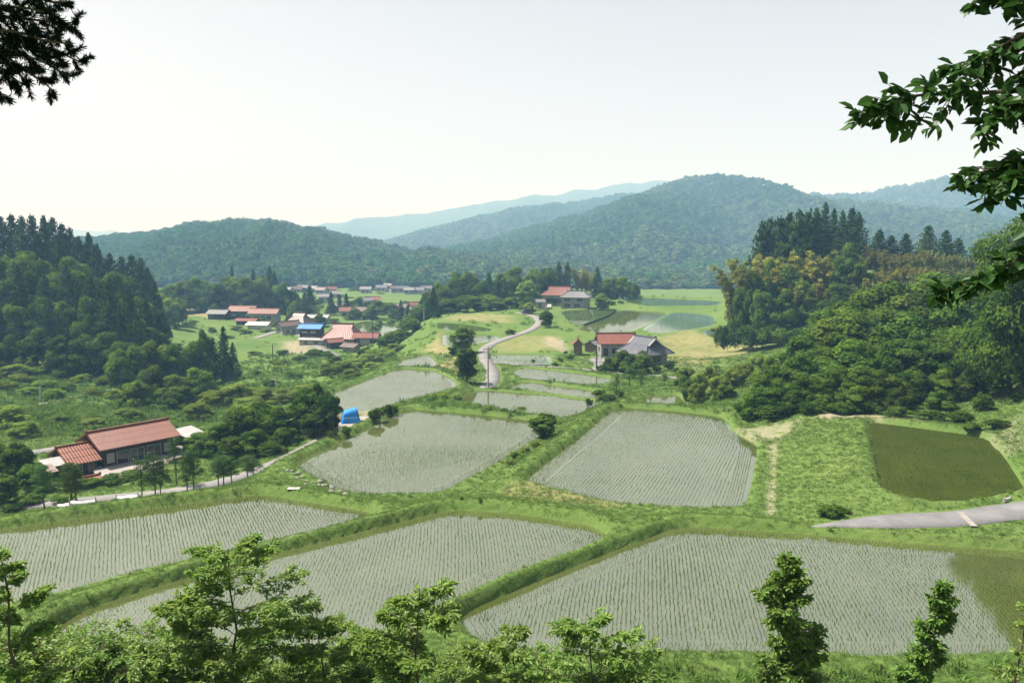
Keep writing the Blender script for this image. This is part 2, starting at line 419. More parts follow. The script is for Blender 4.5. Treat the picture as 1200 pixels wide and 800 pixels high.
road('left', [(402, 500, -5.6), (378, 516, -5.9), (330, 540, -6.3), (280, 560, -6.6), (210, 575, -6.8), (130, 583, -7.0), (50, 590, -7.1), (-60, 600, -7.2)], 2.3, 'paleroad', 'pale lane running behind the pine row')
road('behind', [(75, 524, -8.2), (30, 531, -8.2), (-60, 545, -8.0)], 2.6, 'paleroad', 'pale lane behind the long farmhouse')
road('village', [(300, 396, -14), (335, 385, -13.9), (352, 392, -13.9), (375, 407, -13.8), (395, 417, -13.6)], 3.0, 'paleroad', 'pale village lane in front of the storehouse')
road('footpath', [(0, 485, -10), (60, 470, -10.2), (120, 458, -10.6), (160, 450, -11)], 0.9, 'paleroad', 'thin footpath on the left slope')

# ------------------------------------------------------------------ terrain heights: scattered control points
CP = []
def W(u, Y, z): CP.append((UX(u, Y, z), Y, z))
for x in (-60, -35, -15, 0, 15, 35, 60):
    for y, z in ((-18, 19.5), (-6, 18.2), (0, 17.2), (6, 13.2), (13, 8.6), (20, 4.9), (27, 2.0), (32.5, 0.55)):
        CP.append((x, y, z + (0.10 * max(0, x - 30) * (1 if y > 5 else .3))))
for u, Y, z in [(1230, 60, 4), (1300, 75, 11), (1330, 95, 16), (1290, 45, 2.2), (1400, 50, 7),
    (900, 84, -0.2), (960, 84, .6), (1050, 82, 1.2), (1150, 80, 1.6), (1200, 78, 2.5),
    (905, 100, -.6), (960, 100, .0), (1050, 100, .6), (1150, 100, 1.2), (1230, 100, 3), (900, 125, -2.6), (950, 125, -.6), (1000, 128, 1.2), (1100, 128, 3.4), (1200, 128, 5.5),
    (880, 186, -3.2), (940, 186, 0), (1000, 186, 3), (880, 206, 3), (920, 206, 9.5), (960, 206, 12), (1000, 206, 12), (1050, 206, 10.5), (1100, 206, 10.5), (1150, 206, 11), (1230, 206, 14),
    (900, 235, 7), (960, 235, 9), (1050, 235, 9), (1150, 235, 9), (1050, 165, 3), (1120, 165, 5), (1100, 148, 4.5), (1200, 150, 8), (900, 280, 1), (1000, 280, 3), (1150, 280, 6), (1300, 250, 14),
    (860, 175, -4.8), (850, 210, -4.6), (860, 250, -4.2), (850, 150, -4.2), (870, 110, -1.5), (830, 130, -3.8),
    (700, 350, -4.2), (780, 350, -4.2), (860, 350, -4.5), (640, 380, -9), (720, 430, -14), (800, 430, -14), (880, 420, -12), (600, 380, -10),
    (430, 150, -8.5), (440, 200, -12), (470, 230, -9.5), (500, 250, -6), (480, 300, -12.5), (550, 300, -6), (600, 330, -6), (640, 300, -4.4), (660, 300, -4.3), (690, 295, -4.3), (560, 400, -15), (450, 300, -14.2), (520, 270, -5), (560, 265, -4.4),
    (300, 150, -10), (300, 200, -12.6), (250, 240, -13.3), (350, 240, -14), (400, 250, -14), (300, 330, -12.8), (250, 335, -12.2), (400, 330, -14.6), (200, 330, -11.5), (150, 300, -9), (300, 400, -12), (200, 400, -9), (250, 430, -9), (400, 450, -15.5), (450, 520, -16), (350, 560, -16), (600, 600, -17), (100, 500, -14), (0, 400, -6), (800, 550, -17), (1000, 550, -14), (1200, 450, 0), (-150, 400, 8),
    (0, 172, -9.5), (100, 172, -10.5), (180, 178, -11.6), (0, 195, -4), (100, 195, -6), (165, 195, -10), (0, 225, 6), (60, 225, 4), (120, 225, -1), (165, 225, -8), (-150, 225, 16), (-150, 172, 0), (0, 270, 6), (100, 270, 0), (190, 260, -11.5), (215, 220, -13),
    (0, 132, -9.4), (100, 132, -9.5), (200, 132, -10), (0, 150, -9), (100, 152, -10.2), (200, 160, -11.6), (60, 95, -8.0), (100, 92, -8), (150, 95, -8.0), (230, 102, -8.1), (0, 100, -8.0), (-100, 100, -7.6), (260, 112, -8.5), (300, 116, -8.3), (350, 130, -8), (-100, 132, -8), (385, 108, -5.4), (420, 107, -4.6), (408, 106, -4.7),
    (950, 68, .45), (1000, 70, .5), (905, 70, -.3), (990, 80, .5), (560, 68, -2.2)]:
    W(u, Y, z)
for Y, z in ((650, -17), (900, -18), (2000, -20), (4500, -22), (9000, -24)):
    for u in (-300, 0, 300, 600, 900, 1200, 1500): CP.append(((u - 600) / FPX * Y, Y, z))
for f in FIELDS.values():
    p = f['poly']; st = max(1, len(p) // 14)
    for x, y in p[::st]: CP.append((x, y, f['z'] + 0.2))
for r in ROADS.values():
    for x, y, z in r['p'][::3]: CP.append((x, y, z))
YO = 30.0
def warp(x, y): return np.stack([x / (y + YO) * 2.2, np.log(y + YO)], -1)
CPa = np.array(CP); CW = warp(CPa[:, 0], CPa[:, 1])
def rbf_fit(C, z):
    d = np.linalg.norm(C[:, None] - C[None], axis=-1); n = len(C)
    A = np.zeros((n + 3, n + 3)); A[:n, :n] = -d - np.eye(n) * 0.004
    A[:n, n] = 1; A[:n, n + 1:] = C; A[n, :n] = 1; A[n + 1:, :n] = C.T
    return np.linalg.lstsq(A, np.concatenate([z, np.zeros(3)]), rcond=None)[0]
coef = rbf_fit(CW, CPa[:, 2])
def rbf_eval(Q):
    out = np.empty(len(Q))
    C32 = CW.astype(np.float32); c32 = coef[:len(CW)].astype(np.float32)
    for i in range(0, len(Q), 20000):
        q = Q[i:i + 20000].astype(np.float32)
        d2 = (q ** 2).sum(1)[:, None] + (C32 ** 2).sum(1)[None] - 2 * q @ C32.T
        out[i:i + 20000] = -(np.sqrt(np.maximum(d2, 0)) @ c32)
    return out + coef[-3] + Q @ coef[-2:]
# terrain grid
ga = np.concatenate([np.linspace(-1.35, -0.68, 44, endpoint=False), np.linspace(-0.68, 0.68, 400, endpoint=False), np.linspace(0.68, 1.35, 45)])
gw = np.concatenate([np.linspace(math.log(11), math.log(58), 90, endpoint=False), np.linspace(math.log(58), math.log(400), 520, endpoint=False), np.linspace(math.log(400), math.log(720), 60, endpoint=False), np.linspace(math.log(720), math.log(12000), 60)])
GA, GW = np.meshgrid(ga, gw)
GY = np.exp(GW) - YO; GX = GA * (GY + YO)
base = rbf_eval(np.stack([GA.ravel() * 2.2, GW.ravel()], -1)).reshape(GA.shape)
def vnoise(x, y, seed=0):
    rs = np.random.RandomState(seed); tab = rs.rand(256, 256)
    xi = np.floor(x).astype(int); yi = np.floor(y).astype(int); fx = x - xi; fy = y - yi
    fx = fx * fx * (3 - 2 * fx); fy = fy * fy * (3 - 2 * fy)
    g = lambda a, b: tab[a & 255, b & 255]
    return (g(xi, yi) * (1 - fx) + g(xi + 1, yi) * fx) * (1 - fy) + (g(xi, yi + 1) * (1 - fx) + g(xi + 1, yi + 1) * fx) * fy
def fbm(x, y, oct=4, seed=0):
    s = 0; a = 1; t = 0
    for k in range(oct):
        s = s + a * vnoise(x * 2 ** k + 17 * k, y * 2 ** k + 31 * k, seed + k); t += a; a *= .5
    return s / t - 0.5
base += fbm(GX * .12, GY * .12, 4, 3) * np.clip(GY / 60, .5, 2.0) * 0.9
def seg_dist(px, py, pts, closed):
    """distance to a polyline, index parameter of the nearest point, inside flag"""
    n = len(pts); best = np.full(px.shape, 1e9); par = np.zeros(px.shape); ins = np.zeros(px.shape, bool)
    for i in range(n if closed else n - 1):
        a = pts[i]; b = pts[(i + 1) % n]; dx, dy = b[0] - a[0], b[1] - a[1]
        t = np.clip(((px - a[0]) * dx + (py - a[1]) * dy) / (dx * dx + dy * dy + 1e-12), 0, 1)
        d = np.hypot(px - a[0] - t * dx, py - a[1] - t * dy)
        m = d < best; best = np.where(m, d, best); par = np.where(m, i + t, par)
        if closed:
            c = ((a[1] > py) != (b[1] > py)) & (px < dx * (py - a[1]) / (dy + 1e-12) + a[0]); ins ^= c
    return best, par, ins
num = base / 2.6 ** 3; den = np.full(base.shape, 1 / 2.6 ** 3)
hard = np.full(base.shape, np.nan)
occupied = np.zeros(base.shape, bool)          # water or road: no grass
bundness = np.zeros(base.shape)
for f in FIELDS.values():
    p = f['poly']; m = (GX > p[:, 0].min() - 9) & (GX < p[:, 0].max() + 9) & (GY > p[:, 1].min() - 9) & (GY < p[:, 1].max() + 9)
    d, _, ins = seg_dist(GX[m], GY[m], p, True); s = np.where(ins, -d, d)
    k = np.clip(GY[m] / 115, 1, 2.2)
    t = np.clip((s / k + 0.02) / 0.44, 0, 1); t = t * t * (3 - 2 * t)
    wob = fbm(GX[m] * .5, GY[m] * .5, 3, 9) * .30
    prof = f['z'] - 0.14 + t * (0.76 + wob) * np.clip(1.25 - GY[m] / 220, .5, 1)
    w = 1 / np.maximum(s, 0.12) ** 3
    num[m] += w * prof; den[m] += w
    hh = hard[m]; hh[s < 0.10] = prof[s < 0.10]; hard[m] = hh
    oc = occupied[m]; oc |= s < 0.16 * k; occupied[m] = oc
    bn = bundness[m]; bn = np.maximum(bn, np.clip(1 - s / (2.2 * k), 0, 1)); bundness[m] = bn
for r in ROADS.values():
    p = r['p']; m = (GX > p[:, 0].min() - 9) & (GX < p[:, 0].max() + 9) & (GY > p[:, 1].min() - 9) & (GY < p[:, 1].max() + 9)
    d, par, _ = seg_dist(GX[m], GY[m], p[:, :2], False)
    s = d - r['w'] / 2 * (np.clip(par / (len(p) - 1) / r['taper'], .02, 1) if r['taper'] else 1) - 0.15
    z = np.interp(par, np.arange(len(p)), p[:, 2]) - 0.05
    w = 1 / np.maximum(s, 0.10) ** 3
    num[m] += w * z; den[m] += w
    hh = hard[m]; sel = (s < 0.08) & np.isnan(hh); hh[sel] = z[sel]; hard[m] = hh
    oc = occupied[m]; oc |= s < 0.05; occupied[m] = oc
GZ = np.where(np.isnan(hard), num / den, hard)
def gz(x, y):
    x = np.asarray(x, float); y = np.asarray(y, float)
    w = np.log(np.maximum(y + YO, 11.01)); a = x / (np.exp(w))
    i = np.clip(np.searchsorted(gw, w) - 1, 0, len(gw) - 2); j = np.clip(np.searchsorted(ga, a) - 1, 0, len(ga) - 2)
    fi = np.clip((w - gw[i]) / (gw[i + 1] - gw[i]), 0, 1); fj = np.clip((a - ga[j]) / (ga[j + 1] - ga[j]), 0, 1)
    return (GZ[i, j] * (1 - fj) + GZ[i, j + 1] * fj) * (1 - fi) + (GZ[i + 1, j] * (1 - fj) + GZ[i + 1, j + 1] * fj) * fi
def hit(u, v, y0=8.0, y1=900.0):
    """where the sight line of a photo pixel meets the ground"""
    d = ray(u, v); ys = np.exp(np.linspace(math.log(y0), math.log(y1), 2400)); t = ys / d[1]
    zz = CAMZ + d[2] * t; g = gz(d[0] * t, ys); k = np.argmax(zz < g)
    return (d[0] * t[k], ys[k], float(g[k]))
# colour regions of the ground
def region(px, z, soft, arr, amt=1.0):
    p = np.array([P(u, v, z) for u, v in px])
    m = (GX > p[:, 0].min() - soft) & (GX < p[:, 0].max() + soft) & (GY > p[:, 1].min() - soft) & (GY < p[:, 1].max() + soft)
    d, _, ins = seg_dist(GX[m], GY[m], p, True); s = np.where(ins, -d, d) + fbm(GX[m] * .3, GY[m] * .3, 3, 21) * soft * 1.2
    arr[m] = np.maximum(arr[m], amt * np.clip(0.5 - s / soft, 0, 1))
dry = np.zeros(base.shape); soil = np.zeros(base.shape); lush = np.zeros(base.shape)
region([(770, 395), (810, 388), (850, 402), (930, 402), (910, 410), (860, 420), (800, 432), (780, 420)], -5, 5, dry, .75)
region([(520, 372), (560, 368), (600, 371), (600, 378), (570, 378), (530, 376)], -4.3, 4, dry, .7)
region([(500, 410), (515, 392), (520, 408), (535, 412), (520, 418)], -4.9, 3, dry)
region([(512, 430), (530, 418), (545, 422), (530, 440)], -5, 3, dry)
region([(582, 404), (600, 394), (650, 394), (660, 405), (640, 412), (590, 412)], -4.8, 4, dry, .55)
region([(210, 362), (260, 362), (262, 374), (200, 372)], -12.5, 5, dry)
region([(580, 590), (600, 570), (690, 590), (720, 600), (640, 602)], -1, 2, dry, .7)
region([(0, 600), (150, 580), (160, 590), (0, 612)], -5, 3, dry, .6)
region([(903, 500), (911, 500), (908, 560), (906, 600), (899, 600), (902, 560)], 0, .5, soil, .62)
region([(870, 497), (935, 496), (930, 505), (905, 516), (880, 506)], 0, 2, soil, .6)
region([(960, 488), (1080, 493), (1080, 497), (960, 492)], .6, 1.2, soil, .9)
region([(640, 395), (665, 400), (660, 410), (640, 405)], -5, 2, soil, .8)
region([(330, 400), (365, 398), (370, 412), (335, 416)], -13.8, 4, soil, .8)
region([(385, 478), (440, 478), (425, 505), (390, 505)], -5.6, 3, soil, .7)
region([(150, 540), (178, 532), (185, 545), (150, 552)], -8, 2, soil, .6)
region([(1150, 510), (1200, 495), (1200, 530), (1180, 525)], 1.3, 2, soil, .35)
region([(-50, 440), (150, 440), (330, 400), (440, 400), (460, 430), (380, 470), (250, 500), (100, 520), (-50, 530)], -10.5, 12, lush, .55)
lush = np.maximum(lush, np.clip((33 - GY) / 6, 0, 1) * .6)
nv, nu = GA.shape
idx = np.arange(nv * nu).reshape(nv, nu)
F = np.stack([idx[:-1, :-1], idx[:-1, 1:], idx[1:, 1:], idx[1:, :-1]], -1).reshape(-1, 4)
ground = obj("ground", mesh_np("ground", np.stack([GX, GY, GZ], -1).reshape(-1, 3), F, M['ground'], True,
             {'dry': dry.ravel(), 'soil': soil.ravel(), 'lush': lush.ravel()}))
tag(ground, "grassy terraced ground of the whole valley", None, None, "structure")

# water sheets and road strips
for f in FIELDS.values():
    p = f['poly']; k = max(1.0, min(2.2, p[:, 1].mean() / 100))
    c = p.mean(0); nrm = np.stack([np.roll(p, -1, 0)[:, 1] - np.roll(p, 1, 0)[:, 1], -(np.roll(p, -1, 0)[:, 0] - np.roll(p, 1, 0)[:, 0])], -1)
    nrm /= np.linalg.norm(nrm, axis=1, keepdims=True) + 1e-9
    ar = 0.5 * np.sum(p[:, 0] * np.roll(p[:, 1], -1) - np.roll(p[:, 0], -1) * p[:, 1])
    q = p + nrm * (0.30 * k) * (1 if ar > 0 else -1)
    if ar < 0: q = q[::-1]
    bm = bmesh.new(); bm.faces.new([bm.verts.new((x, y, f['z'])) for x, y in q])
    me = bpy.data.meshes.new("paddy_water"); bmesh.ops.triangulate(bm, faces=bm.faces); bm.to_mesh(me); bm.free(); me.materials.append(M[f['mat']])
    tag(obj("paddy_water", me), "flooded rice paddy " + f['label'], None, None, "structure")
for r in ROADS.values():
    p = r['p']; T = np.gradient(p[:, :2], axis=0); T /= np.linalg.norm(T, axis=1, keepdims=True)
    N = np.stack([-T[:, 1], T[:, 0]], -1); V = []
    n = len(p)
    for s, dz in ((-1, -0.12), (-1, 0), (0, 0.03), (1, 0), (1, -0.12)):
        wob = (1 + 0.05 * np.sin(np.arange(n) * 1.3 + s)) * (np.clip(np.linspace(0, 1, n) / r['taper'], .02, 1) if r['taper'] else 1)
        V.append(np.concatenate([p[:, :2] + N * (s * r['w'] / 2 * wob)[:, None], (p[:, 2] + dz)[:, None]], 1))
    i = np.arange(n - 1); Fq = np.concatenate([np.stack([k * n + i, k * n + i + 1, (k + 1) * n + i + 1, (k + 1) * n + i], -1)[:, ::-1] for k in range(4)])
    tag(obj("road", mesh_np("road", np.concatenate(V), Fq, M[r['mat']])), r['label'], None, None, "structure")
# ------------------------------------------------------------------ plant shapes
def leaf_quads(pos, nrm, size, rs, aspect=0.55, roll=None, droop=0.0):
    """a bent pointed leaf (2 quads) per point; size array = leaf length"""
    n = len(pos); nrm = nrm / (np.linalg.norm(nrm, axis=1, keepdims=True) + 1e-9)
    if roll is None:
        roll = rs.randn(n, 3)
    t = roll - (roll * nrm).sum(1, keepdims=True) * nrm; t /= np.linalg.norm(t, axis=1, keepdims=True) + 1e-9
    b = np.cross(nrm, t); L = size[:, None]; Wd = L * aspect * .5
    pts = np.stack([pos, pos + t * L * .35 + b * Wd + nrm * L * .06, pos + t * L * .72 + b * Wd * .75 + nrm * L * .05, pos + t * L - nrm * L * droop,
                    pos + t * L * .72 - b * Wd * .75 + nrm * L * .05, pos + t * L * .35 - b * Wd + nrm * L * .06], 1)
    i = np.arange(n)[:, None] * 6
    F = np.concatenate([i + np.array([[0, 1, 2, 3]]), i + np.array([[0, 3, 4, 5]])], 1).reshape(-1, 4)
    return pts.reshape(-1, 3), F
def clump_quads(pos, nrm, size, rs, aspect=0.7):
    """one bent four-sided leaf spray per point (for trees far away)"""
    n = len(pos); nrm = nrm / (np.linalg.norm(nrm, axis=1, keepdims=True) + 1e-9)
    t = rs.randn(n, 3); t -= (t * nrm).sum(1, keepdims=True) * nrm; t /= np.linalg.norm(t, axis=1, keepdims=True) + 1e-9
    b = np.cross(nrm, t); L = size[:, None]
    pts = np.stack([pos - t * L * .5, pos + b * L * .5 * aspect - nrm * L * .12, pos + t * L * .5, pos - b * L * .5 * aspect - nrm * L * .12], 1)
    F = (np.arange(n)[:, None] * 4 + np.array([[0, 1, 2, 3]]))
    return pts.reshape(-1, 3), F
def sph(n, rs):
    d = rs.randn(n, 3); return d / np.linalg.norm(d, axis=1, keepdims=True)
def lobes_mesh(name, lobes, per, size, mat, rs, jit=0.55, fill=0.25, aspect=0.7, up=0.25):
    """crown of many leaf sprays sitting on uneven lobes"""
    Vs, Fs, Ts = [], [], []; n0 = 0
    for c, r in lobes:
        k = max(8, int(per * (r[0] * r[1]) ** .5 * 1.0))
        d = sph(k, rs); d[:, 2] = np.where((d[:, 2] < -.35) & (rs.rand(k) < .7), -d[:, 2] * .6, d[:, 2])
        rad = 1 - fill * rs.rand(k, 1) ** 1.5 + .10 * rs.randn(k, 1)
        pos = np.array(c) + d * np.array(r) * rad
        nr = d / np.array(r); nr /= np.linalg.norm(nr, axis=1, keepdims=True)
        nr = nr + jit * rs.randn(k, 3) * .6 + np.array([0, 0, up])
        V, F = clump_quads(pos, nr, size * (0.6 + .8 * rs.rand(k)), rs, aspect)
        Vs.append(V); Fs.append(F + n0); n0 += len(V)
        Ts.append(np.clip(.5 + .25 * rs.randn() + .22 * rs.randn(k), 0, 1))
    return mesh_np(name, np.concatenate(Vs), np.concatenate(Fs), mat, False, {'tint': np.concatenate(Ts)})
def trunk_mesh(name, h, r, rs, limbs=6, mat=None, top=0.75, spread=0.3):
    mb = MB(); k = 7; z = np.linspace(-.04, top, k) * h
    x = np.cumsum(rs.randn(k) * .012 * h); y = np.cumsum(rs.randn(k) * .012 * h); x -= x[0]; y -= y[0]
    mb.tube(np.stack([x, y, z], -1), np.linspace(r * 1.25, r * .35, k), 7)
    for i in range(limbs):
        t = .35 + .6 * i / limbs; j = t * (k - 1); a = int(j); f = j - a; b = min(a + 1, k - 1)
        p = np.array([x[a] * (1 - f) + x[b] * f, y[a] * (1 - f) + y[b] * f, z[a] * (1 - f) + z[b] * f]); an = i * 2.4 + rs.rand()
        L = spread * h * (1.1 - .5 * t); dr = np.array([math.cos(an), math.sin(an), .6 + .4 * rs.rand()])
        mb.tube([p, p + dr * L * .5 + np.array([0, 0, .02 * h]), p + dr * L], [r * .5, r * .3, r * .1], 5)
    return mb.mesh(name, mat or M['bark'], True)
# all prototypes are 1 unit tall, 1 unit wide unless said otherwise
def broad_proto(seed, mat, nl=46, per=1500, size=.060, flat=0.68, zc=.55, layered=False):
    rs = np.random.RandomState(seed); lobes = []
    for i in range(nl):
        d = sph(1, rs)[0]; d[2] = abs(d[2]) if rs.rand() < .45 else d[2]
        q = .31 * (1 + .26 * rs.randn()); c = np.array([d[0] * q, d[1] * q, zc + d[2] * .34 * (1 + .15 * rs.randn())])
        rr = .075 + .11 * rs.rand() ** 1.3
        lobes.append((c, np.array([rr * 1.15, rr * 1.15, rr * (flat if not layered else .60) * (.7 + .6 * rs.rand())])))
    lobes.append(((0, 0, zc), np.array([.19, .19, .22])))
    for i in range(6):
        an = i * 1.05; lobes.append(((.24 * math.cos(an), .24 * math.sin(an), .18 + .12 * rs.rand()), np.array([.16, .16, .16])))
    return lobes_mesh("crown", lobes, per, size, mat, rs)
def dome_proto(seed, mat, nl=52, per=1500, size=.060, asp=.7):
    rs = np.random.RandomState(seed); lobes = []
    for i in range(nl):
        d = sph(1, rs)[0]; d[2] = abs(d[2]); q = .36 * (1 + .2 * rs.randn()); rr = .08 + .10 * rs.rand() ** 1.3
        lobes.append((np.array([d[0] * q, d[1] * q, .10 + .74 * d[2] * (1 + .12 * rs.randn())]), np.array([rr * 1.1, rr * 1.1, rr * (.65 + .4 * rs.rand())])))
    lobes.append(((0, 0, .4), np.array([.26, .26, .34])))
    return lobes_mesh("crown", lobes, per, size, mat, rs, aspect=asp)
def cedar_proto(seed, mat, n=90, width=.30):
    rs = np.random.RandomState(seed); Vs, Fs, Ts = [], [], []; n0 = 0
    for i in range(n):
        t = (i + rs.rand() * .8) / n; h = .12 + .88 * t; reach = width * (1 - t) ** .75 * (.75 + .45 * rs.rand()) + .02
        an = i * 2.399 + .4 * rs.randn(); k = int(16 + 46 * (1 - t))
        s = rs.rand(k) ** .7; spreadw = .06 + .10 * (1 - t)
        side = (rs.rand(k) - .5) * spreadw * (.5 + s)
        x = s * reach; pos = np.stack([x * math.cos(an) - side * math.sin(an), x * math.sin(an) + side * math.cos(an), h - .05 * s * (1 - t) - .025 * rs.rand(k) + .04 * (s ** 2) * t], -1)
        nr = np.stack([np.full(k, math.cos(an)), np.full(k, math.sin(an)), np.full(k, 1.0)], -1) + .5 * rs.randn(k, 3)
        V, F = clump_quads(pos, nr, .050 * (.6 + .8 * rs.rand(k)), rs, .55); Vs.append(V); Fs.append(F + n0); n0 += len(V)
        Ts.append(np.clip(.45 + .2 * rs.randn() + .2 * rs.randn(k), 0, 1))
    return mesh_np("crown", np.concatenate(Vs), np.concatenate(Fs), mat, False, {'tint': np.concatenate(Ts)})
def pine_proto(seed, mat, n=34):
    rs = np.random.RandomState(seed); lobes = []
    for i in range(n):
        t = .42 + .55 * (i / n); an = i * 2.4 + rs.rand(); q = .42 * (1.2 - t) ** .5 * (.25 + .8 * rs.rand())
        lobes.append((np.array([q * math.cos(an), q * math.sin(an), t + .02 * rs.randn()]), np.array([.12, .12, .055]) * (.7 + .6 * rs.rand())))
    return lobes_mesh("crown", lobes, 1100, .034, mat, rs, jit=1.2, fill=.7, aspect=.30, up=.4)
def bamboo_proto(seed, mat, n=16):
    rs = np.random.RandomState(seed); lobes = []
    for i in range(n):
        an = rs.rand() * 6.28; q = .22 * rs.rand() ** .5; lean = .10 + .22 * rs.rand()
        top = .72 + .28 * rs.rand()
        for k in range(6):
            t = k / 5; z = top - .55 * (1 - t) * (.7 + .3 * rs.rand())
            lobes.append((np.array([(q + lean * t * t) * math.cos(an), (q + lean * t * t) * math.sin(an), z]), np.array([.065, .065, .06]) * (1.2 - .6 * t)))
    return lobes_mesh("crown", lobes, 1700, .048, mat, rs, jit=1.1, fill=.5, aspect=.32, up=.1)
def shrub_proto(seed, mat, nl=18, per=900, size=.085, asp=.55):
    rs = np.random.RandomState(seed); lobes = []
    for i in range(nl):
        an = rs.rand() * 6.28; q = .36 * rs.rand() ** .6
        lobes.append((np.array([q * math.cos(an), q * math.sin(an), .25 + .45 * rs.rand() * (1 - q)]), np.array([.17, .17, .17]) * (.6 + .7 * rs.rand())))
    return lobes_mesh("crown", lobes, per, size, mat, rs, jit=.9, aspect=asp)
def culms_mesh(seed):
    rs = np.random.RandomState(seed); mb = MB()
    for i in range(10):
        an = rs.rand() * 6.28; q = .2 * rs.rand() ** .5
        mb.tube([(q * math.cos(an), q * math.sin(an), -.03), (q * 1.05 * math.cos(an), q * 1.05 * math.sin(an), .45), (q * 1.3 * math.cos(an), q * 1.3 * math.sin(an), .9)], [.008, .007, .003], 4)
    return mb.mesh("culms", M['culm'])
PROTO = {'middome': [(dome_proto(140 + i, M['mid'], 52, 1700, .055), trunk_mesh('trunk', 1, .03, np.random.RandomState(i + 50))) for i in range(4)],
         'giant': [(dome_proto(150 + i, M['broad'], 70, 5200, .026), trunk_mesh('trunk', 1, .03, np.random.RandomState(i + 60))) for i in range(2)],
         'dome': [(dome_proto(110 + i, M['broad']), trunk_mesh('trunk', 1, .03, np.random.RandomState(i + 30))) for i in range(4)],
         'finedome': [(dome_proto(120 + i, M['broad'], 58, 2200, .046), trunk_mesh('trunk', 1, .03, np.random.RandomState(i + 40))) for i in range(4)],
         'paleshrub': [(dome_proto(130 + i, M['broad_light'], 40, 1500, .065, .5), None) for i in range(3)],
         'broad': [(broad_proto(10 + i, M['broad'], layered=i % 2), trunk_mesh("trunk", 1, .03, np.random.RandomState(i))) for i in range(5)],
         'fine': [(broad_proto(50 + i, M['broad'], nl=54, per=2300, size=.046, layered=True), trunk_mesh("trunk", 1, .03, np.random.RandomState(i + 9))) for i in range(4)],
         'light': [(broad_proto(20 + i, M['broad_light']), trunk_mesh("trunk", 1, .028, np.random.RandomState(i + 3))) for i in range(3)],
         'cedar': [(cedar_proto(30 + i, M['cedar'], 110, .44 + .05 * i), trunk_mesh("trunk", 1, .02, np.random.RandomState(i + 5), 0, top=.9)) for i in range(3)],
         'pine': [(pine_proto(40 + i, M['pine']), trunk_mesh("trunk", 1, .020, np.random.RandomState(i + 7), 9, top=.95, spread=.2)) for i in range(3)],
         'bamboo': [(bamboo_proto(60 + i, M['bamboo']), culms_mesh(i)) for i in range(3)],
         'shrub': [(shrub_proto(70 + i, M['broad']), None) for i in range(3)],
         'weed': [(shrub_proto(80 + i, M['weed'], 18, 900, .10, .32), None) for i in range(3)]}
NAMES = {'middome': ('broadleaf_tree', 'tree'), 'giant': ('broadleaf_tree', 'tree'), 'dome': ('broadleaf_tree', 'tree'), 'finedome': ('broadleaf_tree', 'tree'), 'paleshrub': ('shrub', 'shrub'), 'broad': ('broadleaf_tree', 'tree'), 'fine': ('broadleaf_tree', 'tree'), 'light': ('broadleaf_tree', 'tree'), 'cedar': ('cedar_tree', 'tree'), 'pine': ('pine_tree', 'tree'),
         'bamboo': ('bamboo_clump', 'bamboo'), 'shrub': ('shrub', 'shrub'), 'weed': ('leafy_weed', 'weeds')}
PRS = np.random.RandomState(5)
def plant(kind, x, y, h, w, label, group=None, var=None, z=None, crown_mat=None):
    if z is None: z = float(gz(x, y))
    pr = PROTO[kind]; cm, tm = pr[PRS.randint(len(pr)) if var is None else var % len(pr)]
    nm, cat = NAMES[kind]
    if tm is None:
        o = obj(nm, cm, None, (x, y, z - .04 * h)); tag(o, label, cat, group); o.scale = (w, w, h); o.rotation_euler = (0, 0, PRS.rand() * 6.28)
        return o
    t = thing(nm, label, cat, (x, y, z), PRS.rand() * 6.28, group); t.scale = (w, w, h)
    obj("culms" if kind == 'bamboo' else "trunk", tm, t); obj("crown", cm, t)
    return t
def row(kind, lst, wf, label, group, Y=None, jy=0, word='from the left'):
    """lst: (u, v_top[, Y[, width_px]]) - plants whose tops show at those pixels, at depth Y; labelled in order"""
    lst = sorted(lst)
    for i, it in enumerate(lst):
        u, vt = it[:2]; yy = (it[2] if len(it) > 2 and it[2] else Y) + jy * (PRS.rand() - .5)
        x = UX(u, yy, float(CAMZ - (vt - 285) / FPX * yy) - 4); zt = PD(u, vt, yy)[2]; g = float(gz(x, yy)); h = max(zt - g, 1.0)
        wpx = it[3] if len(it) > 3 else None
        w = wpx * yy / FPX if wpx else wf * h * (.85 + .3 * PRS.rand())
        plant(kind, x, yy, h, w, label.format(ORD[i]) if '{}' in label else label, group)
def ground_plants(kind, lst, wf, label, group):
    """lst: (u, v_base, height_px[, width_px])"""
    for i, it in enumerate(sorted(lst)):
        x, y, z = hit(it[0], it[1]); h = it[2] * y / FPX; w = it[3] * y / FPX if len(it) > 3 else wf * h
        plant(kind, x, y, h, w, label.format(ORD[i]) if '{}' in label else label, group, z=z)

